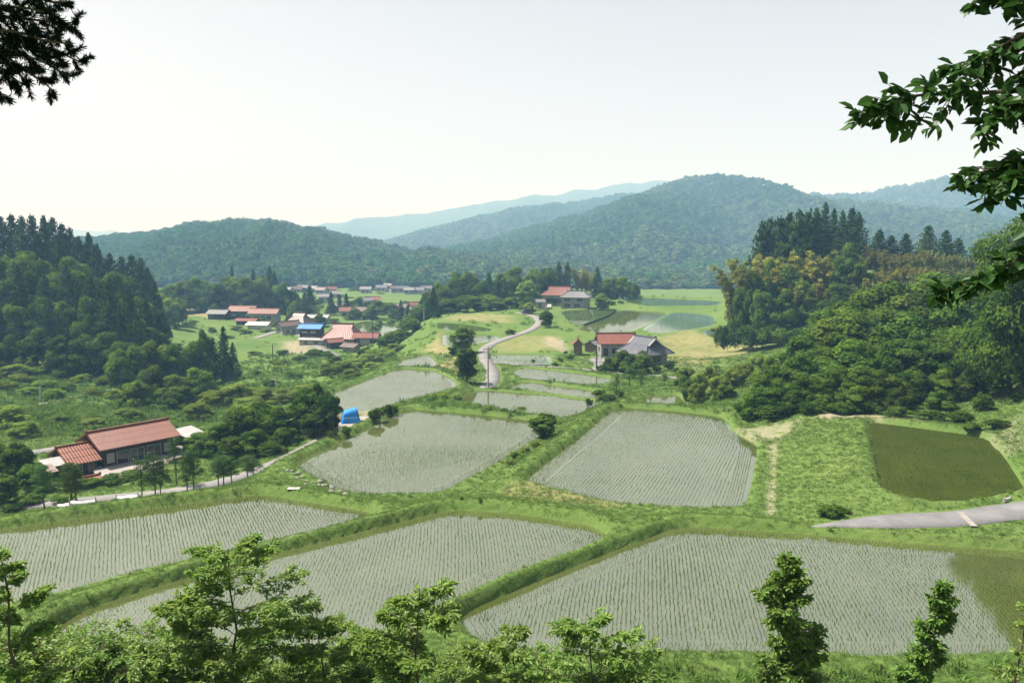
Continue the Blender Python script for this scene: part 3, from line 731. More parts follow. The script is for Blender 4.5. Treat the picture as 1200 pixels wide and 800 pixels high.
# ------------------------------------------------------------------ geometry-node scatter for what nobody could count
def scatter(name, pts, scl, rot, idx, protos, label, kind='stuff', cat=None):
    n = len(pts); me = bpy.data.meshes.new(name); me.vertices.add(n)
    me.vertices.foreach_set("co", np.asarray(pts, np.float32).ravel())
    a = me.attributes.new("scl", 'FLOAT_VECTOR', 'POINT'); a.data.foreach_set("vector", np.asarray(scl, np.float32).ravel())
    a = me.attributes.new("rot", 'FLOAT_VECTOR', 'POINT'); a.data.foreach_set("vector", np.asarray(rot, np.float32).ravel())
    a = me.attributes.new("idx", 'INT', 'POINT'); a.data.foreach_set("value", np.asarray(idx, np.int32))
    o = obj(name, me); tag(o, label, cat, None, kind)
    g = bpy.data.node_groups.new(name + "_scatter", 'GeometryNodeTree')
    g.interface.new_socket("Geometry", in_out='INPUT', socket_type='NodeSocketGeometry')
    g.interface.new_socket("Geometry", in_out='OUTPUT', socket_type='NodeSocketGeometry')
    gi = g.nodes.new("NodeGroupInput"); go = g.nodes.new("NodeGroupOutput")
    ip = g.nodes.new("GeometryNodeInstanceOnPoints"); jn = g.nodes.new("GeometryNodeJoinGeometry")
    for p in protos:
        oi = g.nodes.new("GeometryNodeObjectInfo"); oi.inputs['Object'].default_value = p; oi.inputs['As Instance'].default_value = True
        g.links.new(oi.outputs['Geometry'], jn.inputs[0])
    def na(nm, ty):
        q = g.nodes.new("GeometryNodeInputNamedAttribute"); q.data_type = ty; q.inputs['Name'].default_value = nm
        return next(s for s in q.outputs if s.enabled and s.name == 'Attribute')
    g.links.new(gi.outputs[0], ip.inputs['Points']); g.links.new(jn.outputs[0], ip.inputs['Instance'])
    ip.inputs['Pick Instance'].default_value = True
    g.links.new(na("idx", 'INT'), ip.inputs['Instance Index']); g.links.new(na("rot", 'FLOAT_VECTOR'), ip.inputs['Rotation'])
    g.links.new(na("scl", 'FLOAT_VECTOR'), ip.inputs['Scale']); g.links.new(ip.outputs[0], go.inputs[0])
    md = o.modifiers.new("scatter", 'NODES'); md.node_group = g
    return o
def proto_obj(name, me):
    return bpy.data.objects.new(name, me)          # only a shape for the scatter, never put in the scene
def blades_mesh(seed, n, h, w, spread, mat, lean=.5):
    rs = np.random.RandomState(seed); V = []; F = []
    for i in range(n):
        an = rs.rand() * 6.28; r = spread * rs.rand() ** .5; b = np.array([r * math.cos(an), r * math.sin(an), 0]); a2 = rs.rand() * 6.28
        s = np.array([-math.sin(a2), math.cos(a2), 0]) * w * .5; d = np.array([math.cos(a2), math.sin(a2), 0]) * lean * h * (.3 + rs.rand())
        hh = h * (.6 + .5 * rs.rand())
        V += [b - s, b + s, b + d * .35 + s * .7 + np.array([0, 0, hh * .65]), b + d * .35 - s * .7 + np.array([0, 0, hh * .65]), b + d + np.array([0, 0, hh * (1 - .25 * lean)])]
        k = 5 * i; F += [(k, k + 1, k + 2), (k, k + 2, k + 3), (k + 3, k + 2, k + 4)]
    return mesh_np("blades", np.array(V), np.array(F), mat, False, {'tint': np.repeat(rs.rand(n), 3)})
# ------------------------------------------------------------------ houses
def slope_part(mb, e0, e1, r1, r0, period=0.3, thick=0.12, amp=0.035, course=0.0):
    """one roof slope: a slab with tile ribs running from eave to ridge"""
    e0, e1, r1, r0 = [np.array(q, float) for q in (e0, e1, r1, r0)]
    nrm = np.cross(e1 - e0, r0 - e0); nrm /= np.linalg.norm(nrm)
    if nrm[2] < 0: nrm = -nrm
    n = max(2, int(np.linalg.norm(e1 - e0) / period * 4)) if period else 1
    rows = max(2, int(np.linalg.norm(r0 - e0) / course)) if course else 1
    s = np.linspace(0, 1, n + 1); V = []; k = 0
    for r in range(rows):
        for q, up in ((r / rows, amp * .8 if rows > 1 else 0), ((r + 1) / rows, 0)):
            a = e0 + (e1 - e0) * s[:, None]; b = r0 + (r1 - r0) * s[:, None]
            off = amp * np.abs(np.cos(np.arange(n + 1) * math.pi / 4)) + up + .012
            V.append(a * (1 - q) + b * q + nrm * off[:, None]); k += 1
    F = [(i * (n + 1) + j, i * (n + 1) + j + 1, (i + 1) * (n + 1) + j + 1, (i + 1) * (n + 1) + j) for i in range(k - 1) for j in range(n)]
    mb.add(np.concatenate(V), F)
    T = np.array([e0, e1, r1, r0]); B = T - nrm * thick
    mb.add(np.concatenate([T, B]), [(0, 1, 2, 3), (7, 6, 5, 4), (0, 4, 5, 1), (1, 5, 6, 2), (2, 6, 7, 3), (3, 7, 4, 0)])
def house(label, x, y, yaw, L, Wd, he, hr, rmat, wmat, z=None, roof='gable', hip=0.0, mid=0.5, ov=0.7, period=.3, course=0.0, wins=(), group=None, name='farmhouse', cat='house', ridge=None, boards=None):
    if z is None: z = float(gz(x, y))
    t = thing(name, label, cat, (x, y, z), R(yaw), group)
    hw, hl = Wd / 2, L / 2
    w = MB(); sl = (hr - he) / (hw + ov)
    topz = he + sl * ov - .14
    if roof == 'gable':
        a = [(-hl, -hw, -1.2), (-hl, hw, -1.2), (-hl, hw, topz), (-hl, 0, hr - .16), (-hl, -hw, topz)]
        w.add(a + [(hl, p[1], p[2]) for p in a], [(0, 1, 2, 3, 4), (9, 8, 7, 6, 5)] + [(i, 5 + i, 5 + (i + 1) % 5, (i + 1) % 5) for i in range(5)])
    else:
        w.box((0, 0, (topz - 1.2) / 2), (L, Wd, topz + 1.2))
    wall = w.build("wall", M[wmat], t)
    rf = MB(); X, Yv = hl + ov, hw + ov
    if roof == 'gable':
        slope_part(rf, (-X, -Yv, he), (X, -Yv, he), (X, 0, hr), (-X, 0, hr), period, course=course)
        slope_part(rf, (X, Yv, he), (-X, Yv, he), (-X, 0, hr), (X, 0, hr), period, course=course)
        rl = X
    else:
        m = he + (hr - he) * mid; ym = Yv * (1 - mid); xm = X - hip
        slope_part(rf, (-X, -Yv, he), (X, -Yv, he), (xm, -ym, m), (-xm, -ym, m), period, course=course)
        slope_part(rf, (X, Yv, he), (-X, Yv, he), (-xm, ym, m), (xm, ym, m), period, course=course)
        slope_part(rf, (X, -Yv, he), (X, Yv, he), (xm, ym, m), (xm, -ym, m), period, course=course)
        slope_part(rf, (-X, Yv, he), (-X, -Yv, he), (-xm, -ym, m), (-xm, ym, m), period, course=course)
        rl = xm
        if mid < .98:
            o = .35
            slope_part(rf, (-xm - o, -ym, m + .02), (xm + o, -ym, m + .02), (xm + o, 0, hr), (-xm - o, 0, hr), period, course=course)
            slope_part(rf, (xm + o, ym, m + .02), (-xm - o, ym, m + .02), (-xm - o, 0, hr), (xm + o, 0, hr), period, course=course)
            rl = xm + o
    ro = rf.build("roof", M[rmat], t)
    rc = MB(); rr = max(.12, .03 * (hr + 1))
    rc.box((0, 0, hr + rr * .6), (rl * 2 + .1, rr * 1.9, rr * 1.6))
    for s in (-1, 1): rc.box((s * (rl + .03), 0, hr + rr * 1.1), (rr * 1.2, rr * 2.6, rr * 2.6))
    if roof != 'gable':
        m = he + (hr - he) * mid; ym = Yv * (1 - mid); xm = X - hip
        for sx in (-1, 1):
            for sy in (-1, 1): rc.tube([(sx * X, sy * Yv, he + .06), (sx * xm, sy * ym, m + .08)], rr * .7, 5)
    rc.build("ridge", M[ridge or rmat], ro)
    if roof != 'gable' and mid < .98:
        m = he + (hr - he) * mid; ym = Yv * (1 - mid); xm = X - hip
        for sx in (-1, 1):
            g = MB(); g.add([(sx * (xm - .02), -ym * .9, m), (sx * (xm - .02), ym * .9, m), (sx * (xm - .02), 0, hr - .1), (sx * (xm - .25), -ym * .9, m), (sx * (xm - .25), ym * .9, m), (sx * (xm - .25), 0, hr - .1)], [(0, 1, 2), (5, 4, 3), (0, 3, 4, 1), (1, 4, 5, 2), (2, 5, 3, 0)])
            gb = g.build("gable", M['wood_dark'], t)
            if boards:
                b = MB()
                for sy in (-1, 1): b.tube([(sx * (xm + .42), sy * ym * 1.05, m - .02), (sx * (xm + .42), 0, hr + .0)], .20, 4)
                b.build("bargeboard", M[boards], gb)
    for side, c, zc, ww, wh, kind in wins:
        px, py, ang = {'f': (c, -hw, 0), 'b': (c, hw, math.pi), 'l': (-hl, c, -math.pi / 2), 'r': (hl, c, math.pi / 2)}[side]
        o = MB(); th = .09
        if kind in ('window', 'glassdoor', 'shutter'):
            for sx in (-1, 1): o.box((sx * (ww / 2 - .03), 0, 0), (.06, th, wh))
            for sz in (-1, 1): o.box((0, 0, sz * (wh / 2 - .03)), (ww - .12, th, .06))
            nm = max(1, int(ww / .9))
            for i in range(1, nm): o.box((-ww / 2 + ww * i / nm, -.004, 0), (.05, th, wh - .12))
            q = o.build("window" if kind != 'glassdoor' else "sliding_door", M['frame'], t)
            g = MB(); g.box((0, .005, 0), (ww - .1, .04, wh - .1)); g.build("pane", M['glass' if kind != 'shutter' else 'plaster'], q)
        elif kind == 'panel':
            o.box((0, .005, 0), (ww, .06, wh)); q = o.build("wall_panel", M['plaster'], t)
        else:
            o.box((0, 0, 0), (ww, .07, wh)); q = o.build("door", M['wood'], t)
            g = MB(); g.box((ww * .35, -.06, 0), (.06, .05, .2)); g.build("handle", M['meter'], q)
        q.location = (px, py, zc); q.rotation_euler = (0, 0, ang)
    return t
# the long farmhouse on the left
fz = -8.0
fx, fy = P(150, 499, -3.8)
farm = house('long farmhouse with red tiled roof and dark timber walls beside the concrete yard', fx, fy, 50, 8.6, 5.6, 2.6, 4.2, 'tile_red', 'wood_dark', z=fz, ov=.75, period=.28, course=1.1,
    wins=[('f', -3.5, 1.3, .9, 1.2, 'panel'), ('f', -2.1, 1.1, 1.4, 1.7, 'glassdoor'), ('f', -.3, 1.1, 1.8, 1.7, 'glassdoor'), ('f', 1.8, 1.1, 1.8, 1.7, 'glassdoor'), ('f', 3.6, 1.3, 1.0, 1.1, 'shutter'), ('l', -1.4, 1.4, 1.2, 1.0, 'window'), ('l', 0, 3.1, .7, .5, 'panel')])
ax, ay = P(86, 523, -5.2)
house('lower wing with bright orange tiled roof at the left end of the long farmhouse', ax, ay, 50, 2.9, 5.6, 1.4, 3.0, 'tile_orange', 'wood_dark', z=fz, ov=.5, period=.34, course=1.0, wins=[('f', -.7, .8, 1.0, .9, 'window'), ('f', .75, .7, .8, 1.3, 'door')], name='house_wing', cat='house wing')
bx, by = P(100, 563, -7.4)
house('small orange tiled lean-to in front of the farmhouse wing', bx, by, 52, 2.6, 1.2, .65, .95, 'tile_orange', 'wood_dark', z=fz, ov=.3, period=.3, name='lean_to', cat='lean-to', wins=[('f', 0, .2, .8, .5, 'window')])
def lean(label, u, v, zt, L, Wd, yaw, mat, z, tilt=.22, posts=True, name='tin_roof_shed'):
    x, y = P(u, v, zt); g = float(gz(x, y)); t = thing(name, label, 'shed', (x, y, g), R(yaw)); h = zt - g
    r = MB(); slope_part(r, (-L / 2, -Wd / 2, h - tilt * Wd / 2), (L / 2, -Wd / 2, h - tilt * Wd / 2), (L / 2, Wd / 2, h + tilt * Wd / 2), (-L / 2, Wd / 2, h + tilt * Wd / 2), .25, .05, .02); r.build("roof", M[mat], t)
    w = MB(); w.box((0, Wd * .30, (h - .25) / 2 - .2), (L * .9, .08, h + .05)); w.build("wall", M['wood'], t)
    for sx in (-1, 1):
        p = MB(); p.box((sx * L * .44, -Wd * .42, (h - tilt * Wd / 2) / 2 - .25), (.1, .1, h - tilt * Wd / 2 + .35)); p.build("post", M['wood_dark'], t)
lean('white tin roofed lean-to at the left end of the farmhouse wing', 64, 541, -6.2, 2.6, 2.3, 52, 'tin', fz)
lean('pinkish rusty tin roofed shed left of the white tin roof', 50, 550, -6.4, 2.6, 2.2, 50, 'tinrust', fz)
lean('grey and white tin roofed shed at the right end of the long farmhouse', 222, 506, -6.0, 3.2, 3.4, 60, 'tin', fz)
lean('small grey tin roofed shelter behind the pine row', 282, 511, -6.6, 2.6, 2.0, 30, 'tile_pale', fz)
# concrete yard
def slab(name, px, z, mat, label, th=.25):
    p = chaikin([P(u, v, z) for u, v in px], it=1, r=.08); bm = bmesh.new()
    f = bm.faces.new([bm.verts.new((a, b, z)) for a, b in p]); r = bmesh.ops.extrude_face_region(bm, geom=[f])
    bmesh.ops.translate(bm, verts=[g for g in r['geom'] if isinstance(g, bmesh.types.BMVert)], vec=(0, 0, -th)); bmesh.ops.recalc_face_normals(bm, faces=bm.faces)
    bmesh.ops.triangulate(bm, faces=bm.faces)
    me = bpy.data.meshes.new(name); bm.to_mesh(me); bm.free(); me.materials.append(M[mat]); return tag(obj(name, me), label, None, None, 'structure')
slab('courtyard', [(108, 550), (125, 540), (215, 520), (222, 530), (190, 545), (150, 558), (122, 565)], -7.62, 'concrete', 'pale concrete yard in front of the long farmhouse', .8)
slab('courtyard', [(690, 421), (703, 417), (712, 421), (712, 434), (690, 435), (697, 428)], -5.42, 'paleroad', 'pale yard of the tiled farmhouse', .6)
slab('pavement', [(396, 497), (404, 488), (436, 487), (430, 496), (408, 503)], -4.15, 'concrete', 'pale concrete pad beside the blue tarpaulin', .7)
# the tiled farmhouse on the right
hx, hy = P(723, 421, -5.7)
house('red tiled farmhouse wing left of the grey hipped roof', hx + .4, hy + 6, 3, 7.2, 5.6, 3.0, 4.9, 'tile_red', 'greywall', z=-5.7, ov=.7, period=.4, wins=[('f', -2.6, 1.2, 1.2, 1.9, 'glassdoor'), ('f', -.6, 1.4, 1.4, 1.3, 'window'), ('f', 1.6, 1.4, 1.4, 1.3, 'panel'), ('l', 0, 1.5, 1.6, 1.2, 'window')])
house('grey tiled hip-and-gable farmhouse with white gable boards on the right', 27.6, 163.5, -56, 7.0, 6.0, 2.3, 5.5, 'tile_grey', 'plaster', z=-5.8, roof='hip', hip=1.9, mid=.55, ov=1.05, period=.4, boards='white', wins=[('f', -1.8, 1.2, 2.0, 1.8, 'glassdoor'), ('f', 1.4, 1.2, 2.2, 1.8, 'glassdoor'), ('r', 0, 1.3, 2.4, 1.4, 'window'), ('l', 0, 1.3, 2.0, 1.4, 'window')])
hx, hy = P(694, 411, -5.5)
house('small grey gabled shed left of the red tiled wing', hx, hy, 60, 2.6, 2.6, 1.6, 2.5, 'tile_pale', 'wood', ov=.3, period=.4, name='shed', cat='shed', wins=[('l', 0, .7, .9, 1.4, 'door')])
hx, hy = P(677, 415, -5.4)
house('tiny tall shed with red gable roof beside the farm garden', hx, hy, 88, 2.0, 1.8, 2.4, 3.6, 'tile_crimson', 'wood', ov=.35, period=.4, name='shed', cat='shed', wins=[('l', 0, 1.0, .8, 1.6, 'door')])
# plateau house
hx, hy = P(657, 359, -4.3)
house('plateau house with red hipped roof in front of the grove', hx, hy + 6, -12, 12, 8, 3.4, 6.4, 'tile_pink', 'plaster', roof='hip', hip=3, mid=.7, ov=.9, period=.6, wins=[('f', -3.5, 1.4, 2.4, 1.8, 'window'), ('f', 0, 1.3, 2.4, 2.0, 'glassdoor'), ('f', 3.5, 1.4, 2.4, 1.8, 'window')])
hx, hy = P(676, 361, -4.3)
house('two storey grey house with pale roof joined to the plateau house', hx, hy + 5, -14, 9.5, 7, 4.3, 6.4, 'tile_pale', 'greywall', roof='hip', hip=2.6, mid=.9, ov=.8, period=.6, wins=[('f', -2.6, 1.4, 2.2, 1.4, 'window'), ('f', 1.0, 1.4, 2.2, 1.4, 'window'), ('f', -2.6, 3.4, 2.2, 1.0, 'window'), ('f', 2.0, 3.4, 2.2, 1.0, 'window'), ('r', 0, 1.5, 2, 1.3, 'window')])
hx, hy = P(632, 361, -4.3)
house('small white walled hut beside the road at the plateau house', hx, hy + 2, 10, 3.6, 3, 2.2, 3.2, 'tile_pale', 'plaster', ov=.4, period=.6, name='hut', cat='hut', wins=[('f', 0, 1, 1, 1.4, 'door')])
# white hut in the right grove
hx, hy = hit(968, 378)[:2]
house('small white walled hut half hidden between the right grove and the big wood', hx, hy, -20, 2.6, 2, 1.6, 2.2, 'tile_pale', 'plaster', ov=.2, period=.5, name='hut', cat='hut', wins=[('f', -.8, .9, .9, 1.5, 'door')])
# village
V4 = [('f', -3, 1.4, 2.4, 1.5, 'window'), ('f', 0, 1.2, 2.2, 2.0, 'glassdoor'), ('f', 3, 1.4, 2.4, 1.5, 'window')]
def vh(label, u, v, z, yaw, L, Wd, he, hr, rm, wm, wins=V4, **kw):
    x, y = P(u, v, z); g = float(gz(x, y)); kw.setdefault('ov', .9)
    S = .86; wins = [(a, b * S, c * S, d * S, e * S, k) for a, b, c, d, e, k in wins]; L, Wd, he, hr = L * S, Wd * S, he * S, hr * S
    for q in ('hip', 'ov'):
        if q in kw: kw[q] *= S
    return house(label, x, y, yaw, L, Wd, he, hr, rm, wm, z=max(z, g) if abs(g - z) < 3 else g, period=kw.pop('period', .8), wins=wins, **kw)
vh('big crimson hip-and-gable farmhouse in the village', 403, 405, -13.9, -8, 11, 9, 3.2, 8.2, 'tile_crimson', 'plaster', roof='hip', hip=3.2, mid=.72, ov=1.3)
vh('crimson roofed low annex right of the crimson farmhouse', 430, 408, -13.9, -4, 8, 5, 2.6, 4.2, 'tile_crimson', 'plaster', V4[:1] + V4[2:])
vh('faded small annex in front of the crimson farmhouse', 412, 413, -13.9, -30, 5, 3.6, 1.8, 3.0, 'tile_brown', 'plaster', (), name='annex', cat='annex')
vh('faded porch roof building left of the crimson farmhouse', 392, 408, -13.9, 35, 4.6, 3.2, 2.4, 3.6, 'tile_pink', 'wood_dark', (), name='annex', cat='annex')
vh('white walled storehouse with bright blue roof in the village', 366, 399, -13.9, -10, 8.2, 5, 5.0, 6.6, 'tile_blue', 'wood_dark', [('f', -2, 3.6, 2.4, .8, 'panel'), ('f', 1.5, 3.6, 2.4, .8, 'panel'), ('f', -2.4, 1, 1.2, 1.8, 'door'), ('f', 1.8, 1.2, 2, 1.2, 'window')], name='storehouse')
vh('white low lean-to along the front of the blue roofed storehouse', 366, 404, -13.9, -10, 9.4, 2.4, 2.0, 2.6, 'tin', 'plaster', [('f', -2, .9, 1.2, 1.4, 'door'), ('f', 2, 1, 2, 1, 'window')], name='lean_to', cat='lean-to', ov=.5)
vh('brown hip-and-gable farmhouse behind the blue roof', 352, 388, -13.9, -25, 10, 8, 3.0, 8.0, 'tile_brown', 'wood_dark', roof='hip', hip=3.4, mid=.75, ov=1.1)
vh('brown roofed white walled barn left of the brown farmhouse', 338, 391, -13.9, 50, 9, 5, 3.6, 5.4, 'tile_brown', 'plaster', [('f', -2, 1.3, 1.4, 1.2, 'window'), ('f', 1, 1.1, 1.4, 1.9, 'door'), ('l', 0, 2.2, 1.2, 1, 'window')], name='barn')
vh('long white tin roof building behind the brown farmhouse', 368, 378, -13.9, -4, 14, 6, 2.6, 3.8, 'tin', 'greywall', V4)
vh('grey roofed dark barn at the left end of the farm row', 257, 374, -12.4, -6, 8.5, 6, 2.8, 4.6, 'tile_pale', 'wood_dark', V4[:1], name='barn')
vh('pinkish tiled farmhouse in the middle of the farm row', 286, 373, -12.5, -6, 12, 7, 3.8, 6.2, 'tile_pink', 'wood_dark', [('f', -3.6, 2.0, 2.6, 1.2, 'panel'), ('f', 0, 2.0, 2.6, 1.2, 'window'), ('f', 3.6, 2.0, 2.6, 1.2, 'panel')])
vh('pinkish tiled farmhouse at the right end of the farm row', 311, 375, -12.7, -6, 13, 6, 3.4, 5.6, 'tile_pink', 'plaster', V4)
vh('low rusty roof shed in front of the farm row', 290, 379, -12.8, -8, 9, 4, 1.4, 2.4, 'tile_crimson', 'wood_dark', (), name='shed', cat='shed')
vh('white sheeted greenhouse in front of the farm row', 304, 384, -13.0, -12, 9, 4.5, 1.4, 2.6, 'white', 'white', (), name='greenhouse', cat='greenhouse')
vh('two storey house with grey roof above the farm row', 330, 360, -12.8, -6, 13, 7, 4.2, 6.4, 'tile_pale', 'greywall', V4)
vh('small reddish house above the farm row', 319, 356, -12.6, 10, 7, 6, 4.4, 6.4, 'tile_pink', 'wood', V4[1:2])
far = [(338, 345, 'tile_pale', 'plaster'), (347, 343, 'tile_brown', 'plaster'), (356, 341, 'tile_pale', 'greywall'), (367, 342, 'tile_pale', 'plaster'), (377, 344, 'tile_brown', 'plaster'), (387, 343, 'tile_pink', 'plaster'), (393, 349, 'tile_pale', 'plaster'),
       (429, 343, 'tile_pale', 'plaster'), (448, 341, 'tile_grey', 'plaster'), (455, 339, 'tile_pale', 'plaster'), (463, 342, 'tile_brown', 'greywall'), (472, 342, 'tile_grey', 'plaster'), (480, 344, 'tile_pale', 'greywall'), (492, 344, 'tile_grey', 'plaster'), (499, 342, 'tile_pale', 'plaster')]
for i, (u, v, rm, wm) in enumerate(far):
    vh('{} house from the left in the far end of the village'.format(ORD[i]), u, v, -16.0, -30 + (i * 47) % 60, 7 + i % 3, 5.5, 3.0, 5.2, rm, wm, [('f', -1.8, 1.5, 2.0, 1.5, 'window'), ('f', 1.8, 1.5, 2.0, 1.5, 'window')], group='houses at the far end of the village', period=0, name='village_house')
midv = [(401, 366, 'tile_pale', 'plaster', 'white gabled house left of the pink one in mid village'), (408, 371, 'tile_pink', 'plaster', 'pink roofed house in mid village'), (420, 371, 'tile_brown', 'plaster', 'white walled brown roofed house in mid village'), (427, 358, 'tile_pale', 'plaster', 'white house behind the pink roof in mid village'), (437, 357, 'tile_pink', 'plaster', 'pinkish house right of the white one in mid village'),
        (468, 367, 'tile_brown', 'greywall', 'brown roofed house near the grove in mid village'), (486, 364, 'tile_pink', 'plaster', 'pink roofed house half hidden by the grove'), (381, 353, 'tile_pale', 'plaster', 'pale roofed house behind the village conifers')]
for i, (u, v, rm, wm, lb) in enumerate(midv):
    vh(lb, u, v, -14.8, -40 + (i * 53) % 80, 7 + i % 3, 5.5, 3.2, 5.2, rm, wm, [('f', -2, 1.6, 2.2, 1.5, 'window'), ('f', 2, 1.6, 2.2, 1.5, 'window')], group='houses in mid village', name='village_house')

# ------------------------------------------------------------------ utility poles
def pole(u, v, top, label, mat='pole', arm=True, Y=None):
    if Y: x = UX(u, Y); y = Y; z = float(gz(x, y))
    else: x, y, z = hit(u, v)
    h = PD(u, top, y)[2] - z; t = thing('utility_pole', label, 'pole', (x, y, z), 0.4, 'utility poles')
    m = MB(); m.tube([(0, 0, -.5), (0, 0, h)], [.16, .11], 8); m.build('shaft', M[mat], t, True)
    if arm:
        a = MB(); a.box((0, .14, h - .4), (1.5, .1, .1)); ar = a.build('crossarm', M['meter'], t)
        for s in (-.6, .0, .6):
            q = MB(); q.tube([(s, .14, h - .35), (s, .14, h - .2)], .05, 6); q.build('insulator', M['white'], ar)
    if h > 6:
        b = MB(); b.tube([(.28, 0, h - 1.9), (.28, 0, h - 1.1)], .22, 8); b.build('transformer', M['pole'], t)
pole(572, 455, 406, 'tall pole at the lower end of the winding road')
pole(699, 434, 405, 'brown pole at the yard of the tiled farmhouse', 'poledark', False)
pole(497, 382, 361, 'pole on the knoll left of the green terraces')
pole(437, 404, 374, 'dark pole behind the crimson roofed annex', 'poledark')
pole(320, 425, 402, 'dark pole on the bright green meadow', 'poledark', False)
pole(252, 430, 415, 'pale thin pole beside the dark conifers of the slope', 'pole', False)
pole(325, 470, 440, 'grey pole with crossarm among the pale trees of the slope')
pole(140, 436, 415, 'pole with white crossarm at the foot of the left forest')
pole(48, 471, 452, 'thin pole on the footpath slope', 'pole', False)
pole(597, 368, 358, 'short white post at the top of the winding road', 'pole', False)
pole(426, 372, 350, 'pole in the middle of the village')
# ------------------------------------------------------------------ small things
# blue tarpaulin over a stack
x, y = P(411, 494, -4.15)
t = thing('tarpaulin_stack', 'bright blue tarpaulin draped over a stack beside the lane', 'tarpaulin', (x, y, -4.17), R(15))
rs = np.random.RandomState(2); n = 15; U, Vv = np.meshgrid(np.linspace(-1, 1, n), np.linspace(-1, 1, n))
top = np.clip((1.0 - np.maximum(np.abs(U), np.abs(Vv))) / .22, 0, 1); top = top * top * (3 - 2 * top)
hgt = top * (2.1 + .25 * U) + .06 * fbm(U * 4, Vv * 4, 3, 8) * 4 * top
Vt = np.stack([U * 1.25 * (1 - .14 * top), Vv * 1.0 * (1 - .14 * top), hgt * .78 + .02], -1).reshape(-1, 3); ii = np.arange(n * n).reshape(n, n)
obj('cover', mesh_np('cover', Vt, np.stack([ii[:-1, :-1], ii[:-1, 1:], ii[1:, 1:], ii[1:, :-1]], -1).reshape(-1, 4), M['tarp'], True), t)
m = MB(); m.tube([(-1.15, -.92, .7), (0, -.96, .74), (1.15, -.92, .7)], .018, 5); m.build('rope', M['white'], t)
x, y, z = hit(445, 499)
t = thing('marker_post', 'short dark post on the concrete pad by the blue tarpaulin', 'post', (x, y, z)); m = MB(); m.box((0, 0, .7), (.14, .14, 1.6)); m.build('shaft', M['poledark'], t); m = MB(); m.box((0, 0, 1.56), (.2, .2, .1)); m.build('cap', M['poledark'], t)
# white stones at the paddy corner
rs = np.random.RandomState(12); SP = [(336 + 6.1 * i + 2.5 * rs.randn(), 553 + 2.35 * i + 1.9 * rs.randn()) for i in range(12)] + [(340 + 7 * i + 3 * rs.randn(), 557 + 2.4 * i + 2 * rs.randn()) for i in range(8)]
for i, (u, v) in enumerate(sorted(SP)):
    x, y, z = hit(u, v); bm = bmesh.new(); bmesh.ops.create_icosphere(bm, subdivisions=2, radius=1)
    for q in bm.verts: q.co *= 1 + .28 * mnoise.noise(q.co * 1.3 + Vector((i * 3.1, 0, 0)))
    me = bpy.data.meshes.new('stone'); bm.to_mesh(me); bm.free(); me.materials.append(M['stone']); s = .10 + .14 * rs.rand()
    o = tag(obj('stone', me, None, (x, y, z + s * .25)), '{} white boulder from the left at the corner of the middle left paddy'.format(ORD[i]), 'boulder', 'white boulders at the paddy corner'); o.scale = (s * 1.3, s, s * .75); o.rotation_euler = (0, 0, rs.rand() * 6)
# white sheet covered frames below the farmhouse
for u, v, L, lb in ((78, 596, 1.3, 'low white sheet covered frame, leftmost of the three by the pines'), (98, 592, 1.9, 'low white sheet covered frame with corner posts, middle of three by the pines'), (150, 587, 1.6, 'low white sheet covered frame with a tall corner post, rightmost by the pines')):
    x, y, z = PD(u, v, 66.0); z = float(gz(x, 66.0)); zt = PD(u, v - 5, 66.0)[2]; h = zt - z
    t = thing('sheeted_frame', lb, 'frame', (x, 66.0, z), R(18)); m = MB(); n = 9; X = np.linspace(-L / 2, L / 2, n); prof = np.array([[-.45, -.1], [-.40, .3], [-.2, .42], [.2, .42], [.40, .3], [.45, -.1]])
    Vt = np.array([[a, p[0], h - .35 + p[1] + .04 * math.sin(a * 5 + p[0] * 3)] for a in X for p in prof]); m.add(Vt, [(i * 6 + j, i * 6 + j + 1, (i + 1) * 6 + j + 1, (i + 1) * 6 + j) for i in range(n - 1) for j in range(5)])
    m.build('sheet', M['white'], t, True)
    for sx in (-1, 1):
        q = MB(); q.box((sx * (L / 2 + .04), -.3, h / 2 + .1), (.07, .07, h + .7)); q.build('post', M['white'], t)
x, y, z = hit(344, 573); sx = float(gz(x + .4, y) - gz(x - .4, y)) / .8; sy = float(gz(x, y + .3) - gz(x, y - .3)) / .6
m = MB(); m.box((0, -.07, .02), (.95, .13, .05)); m.box((.04, .07, .025), (.90, .12, .05)); tag(m.build('board', M['white'], None, False, (x, y, z + .01)), 'white board lying on the grass bank below the white boulders', 'board').rotation_euler = (math.atan(sy), -math.atan(sx), .05)
# cross drain on the asphalt lane
x, y = P(1133, 609, .70); t = thing('cross_drain', 'pale concrete cross drain over the asphalt lane', 'drain', (x, y, .72), R(-102))
for k in range(7):
    m = MB(); m.box(((k - 3) * .40, 0, .035), (.37, .40, .07)); m.build('slab', M['concrete'], t)
x, y, z = hit(1180, 588); t = thing('water_gate', 'small white sluice gate at the corner of the dark paddy', 'sluice', (x, y, z), .5); m = MB(); m.box((0, 0, .12), (.7, .09, .24)); m.build('gate', M['white'], t)
for s in (-1, 1): m = MB(); m.box((s * .38, 0, .15), (.06, .14, .4)); m.build('post', M['concrete'], t)
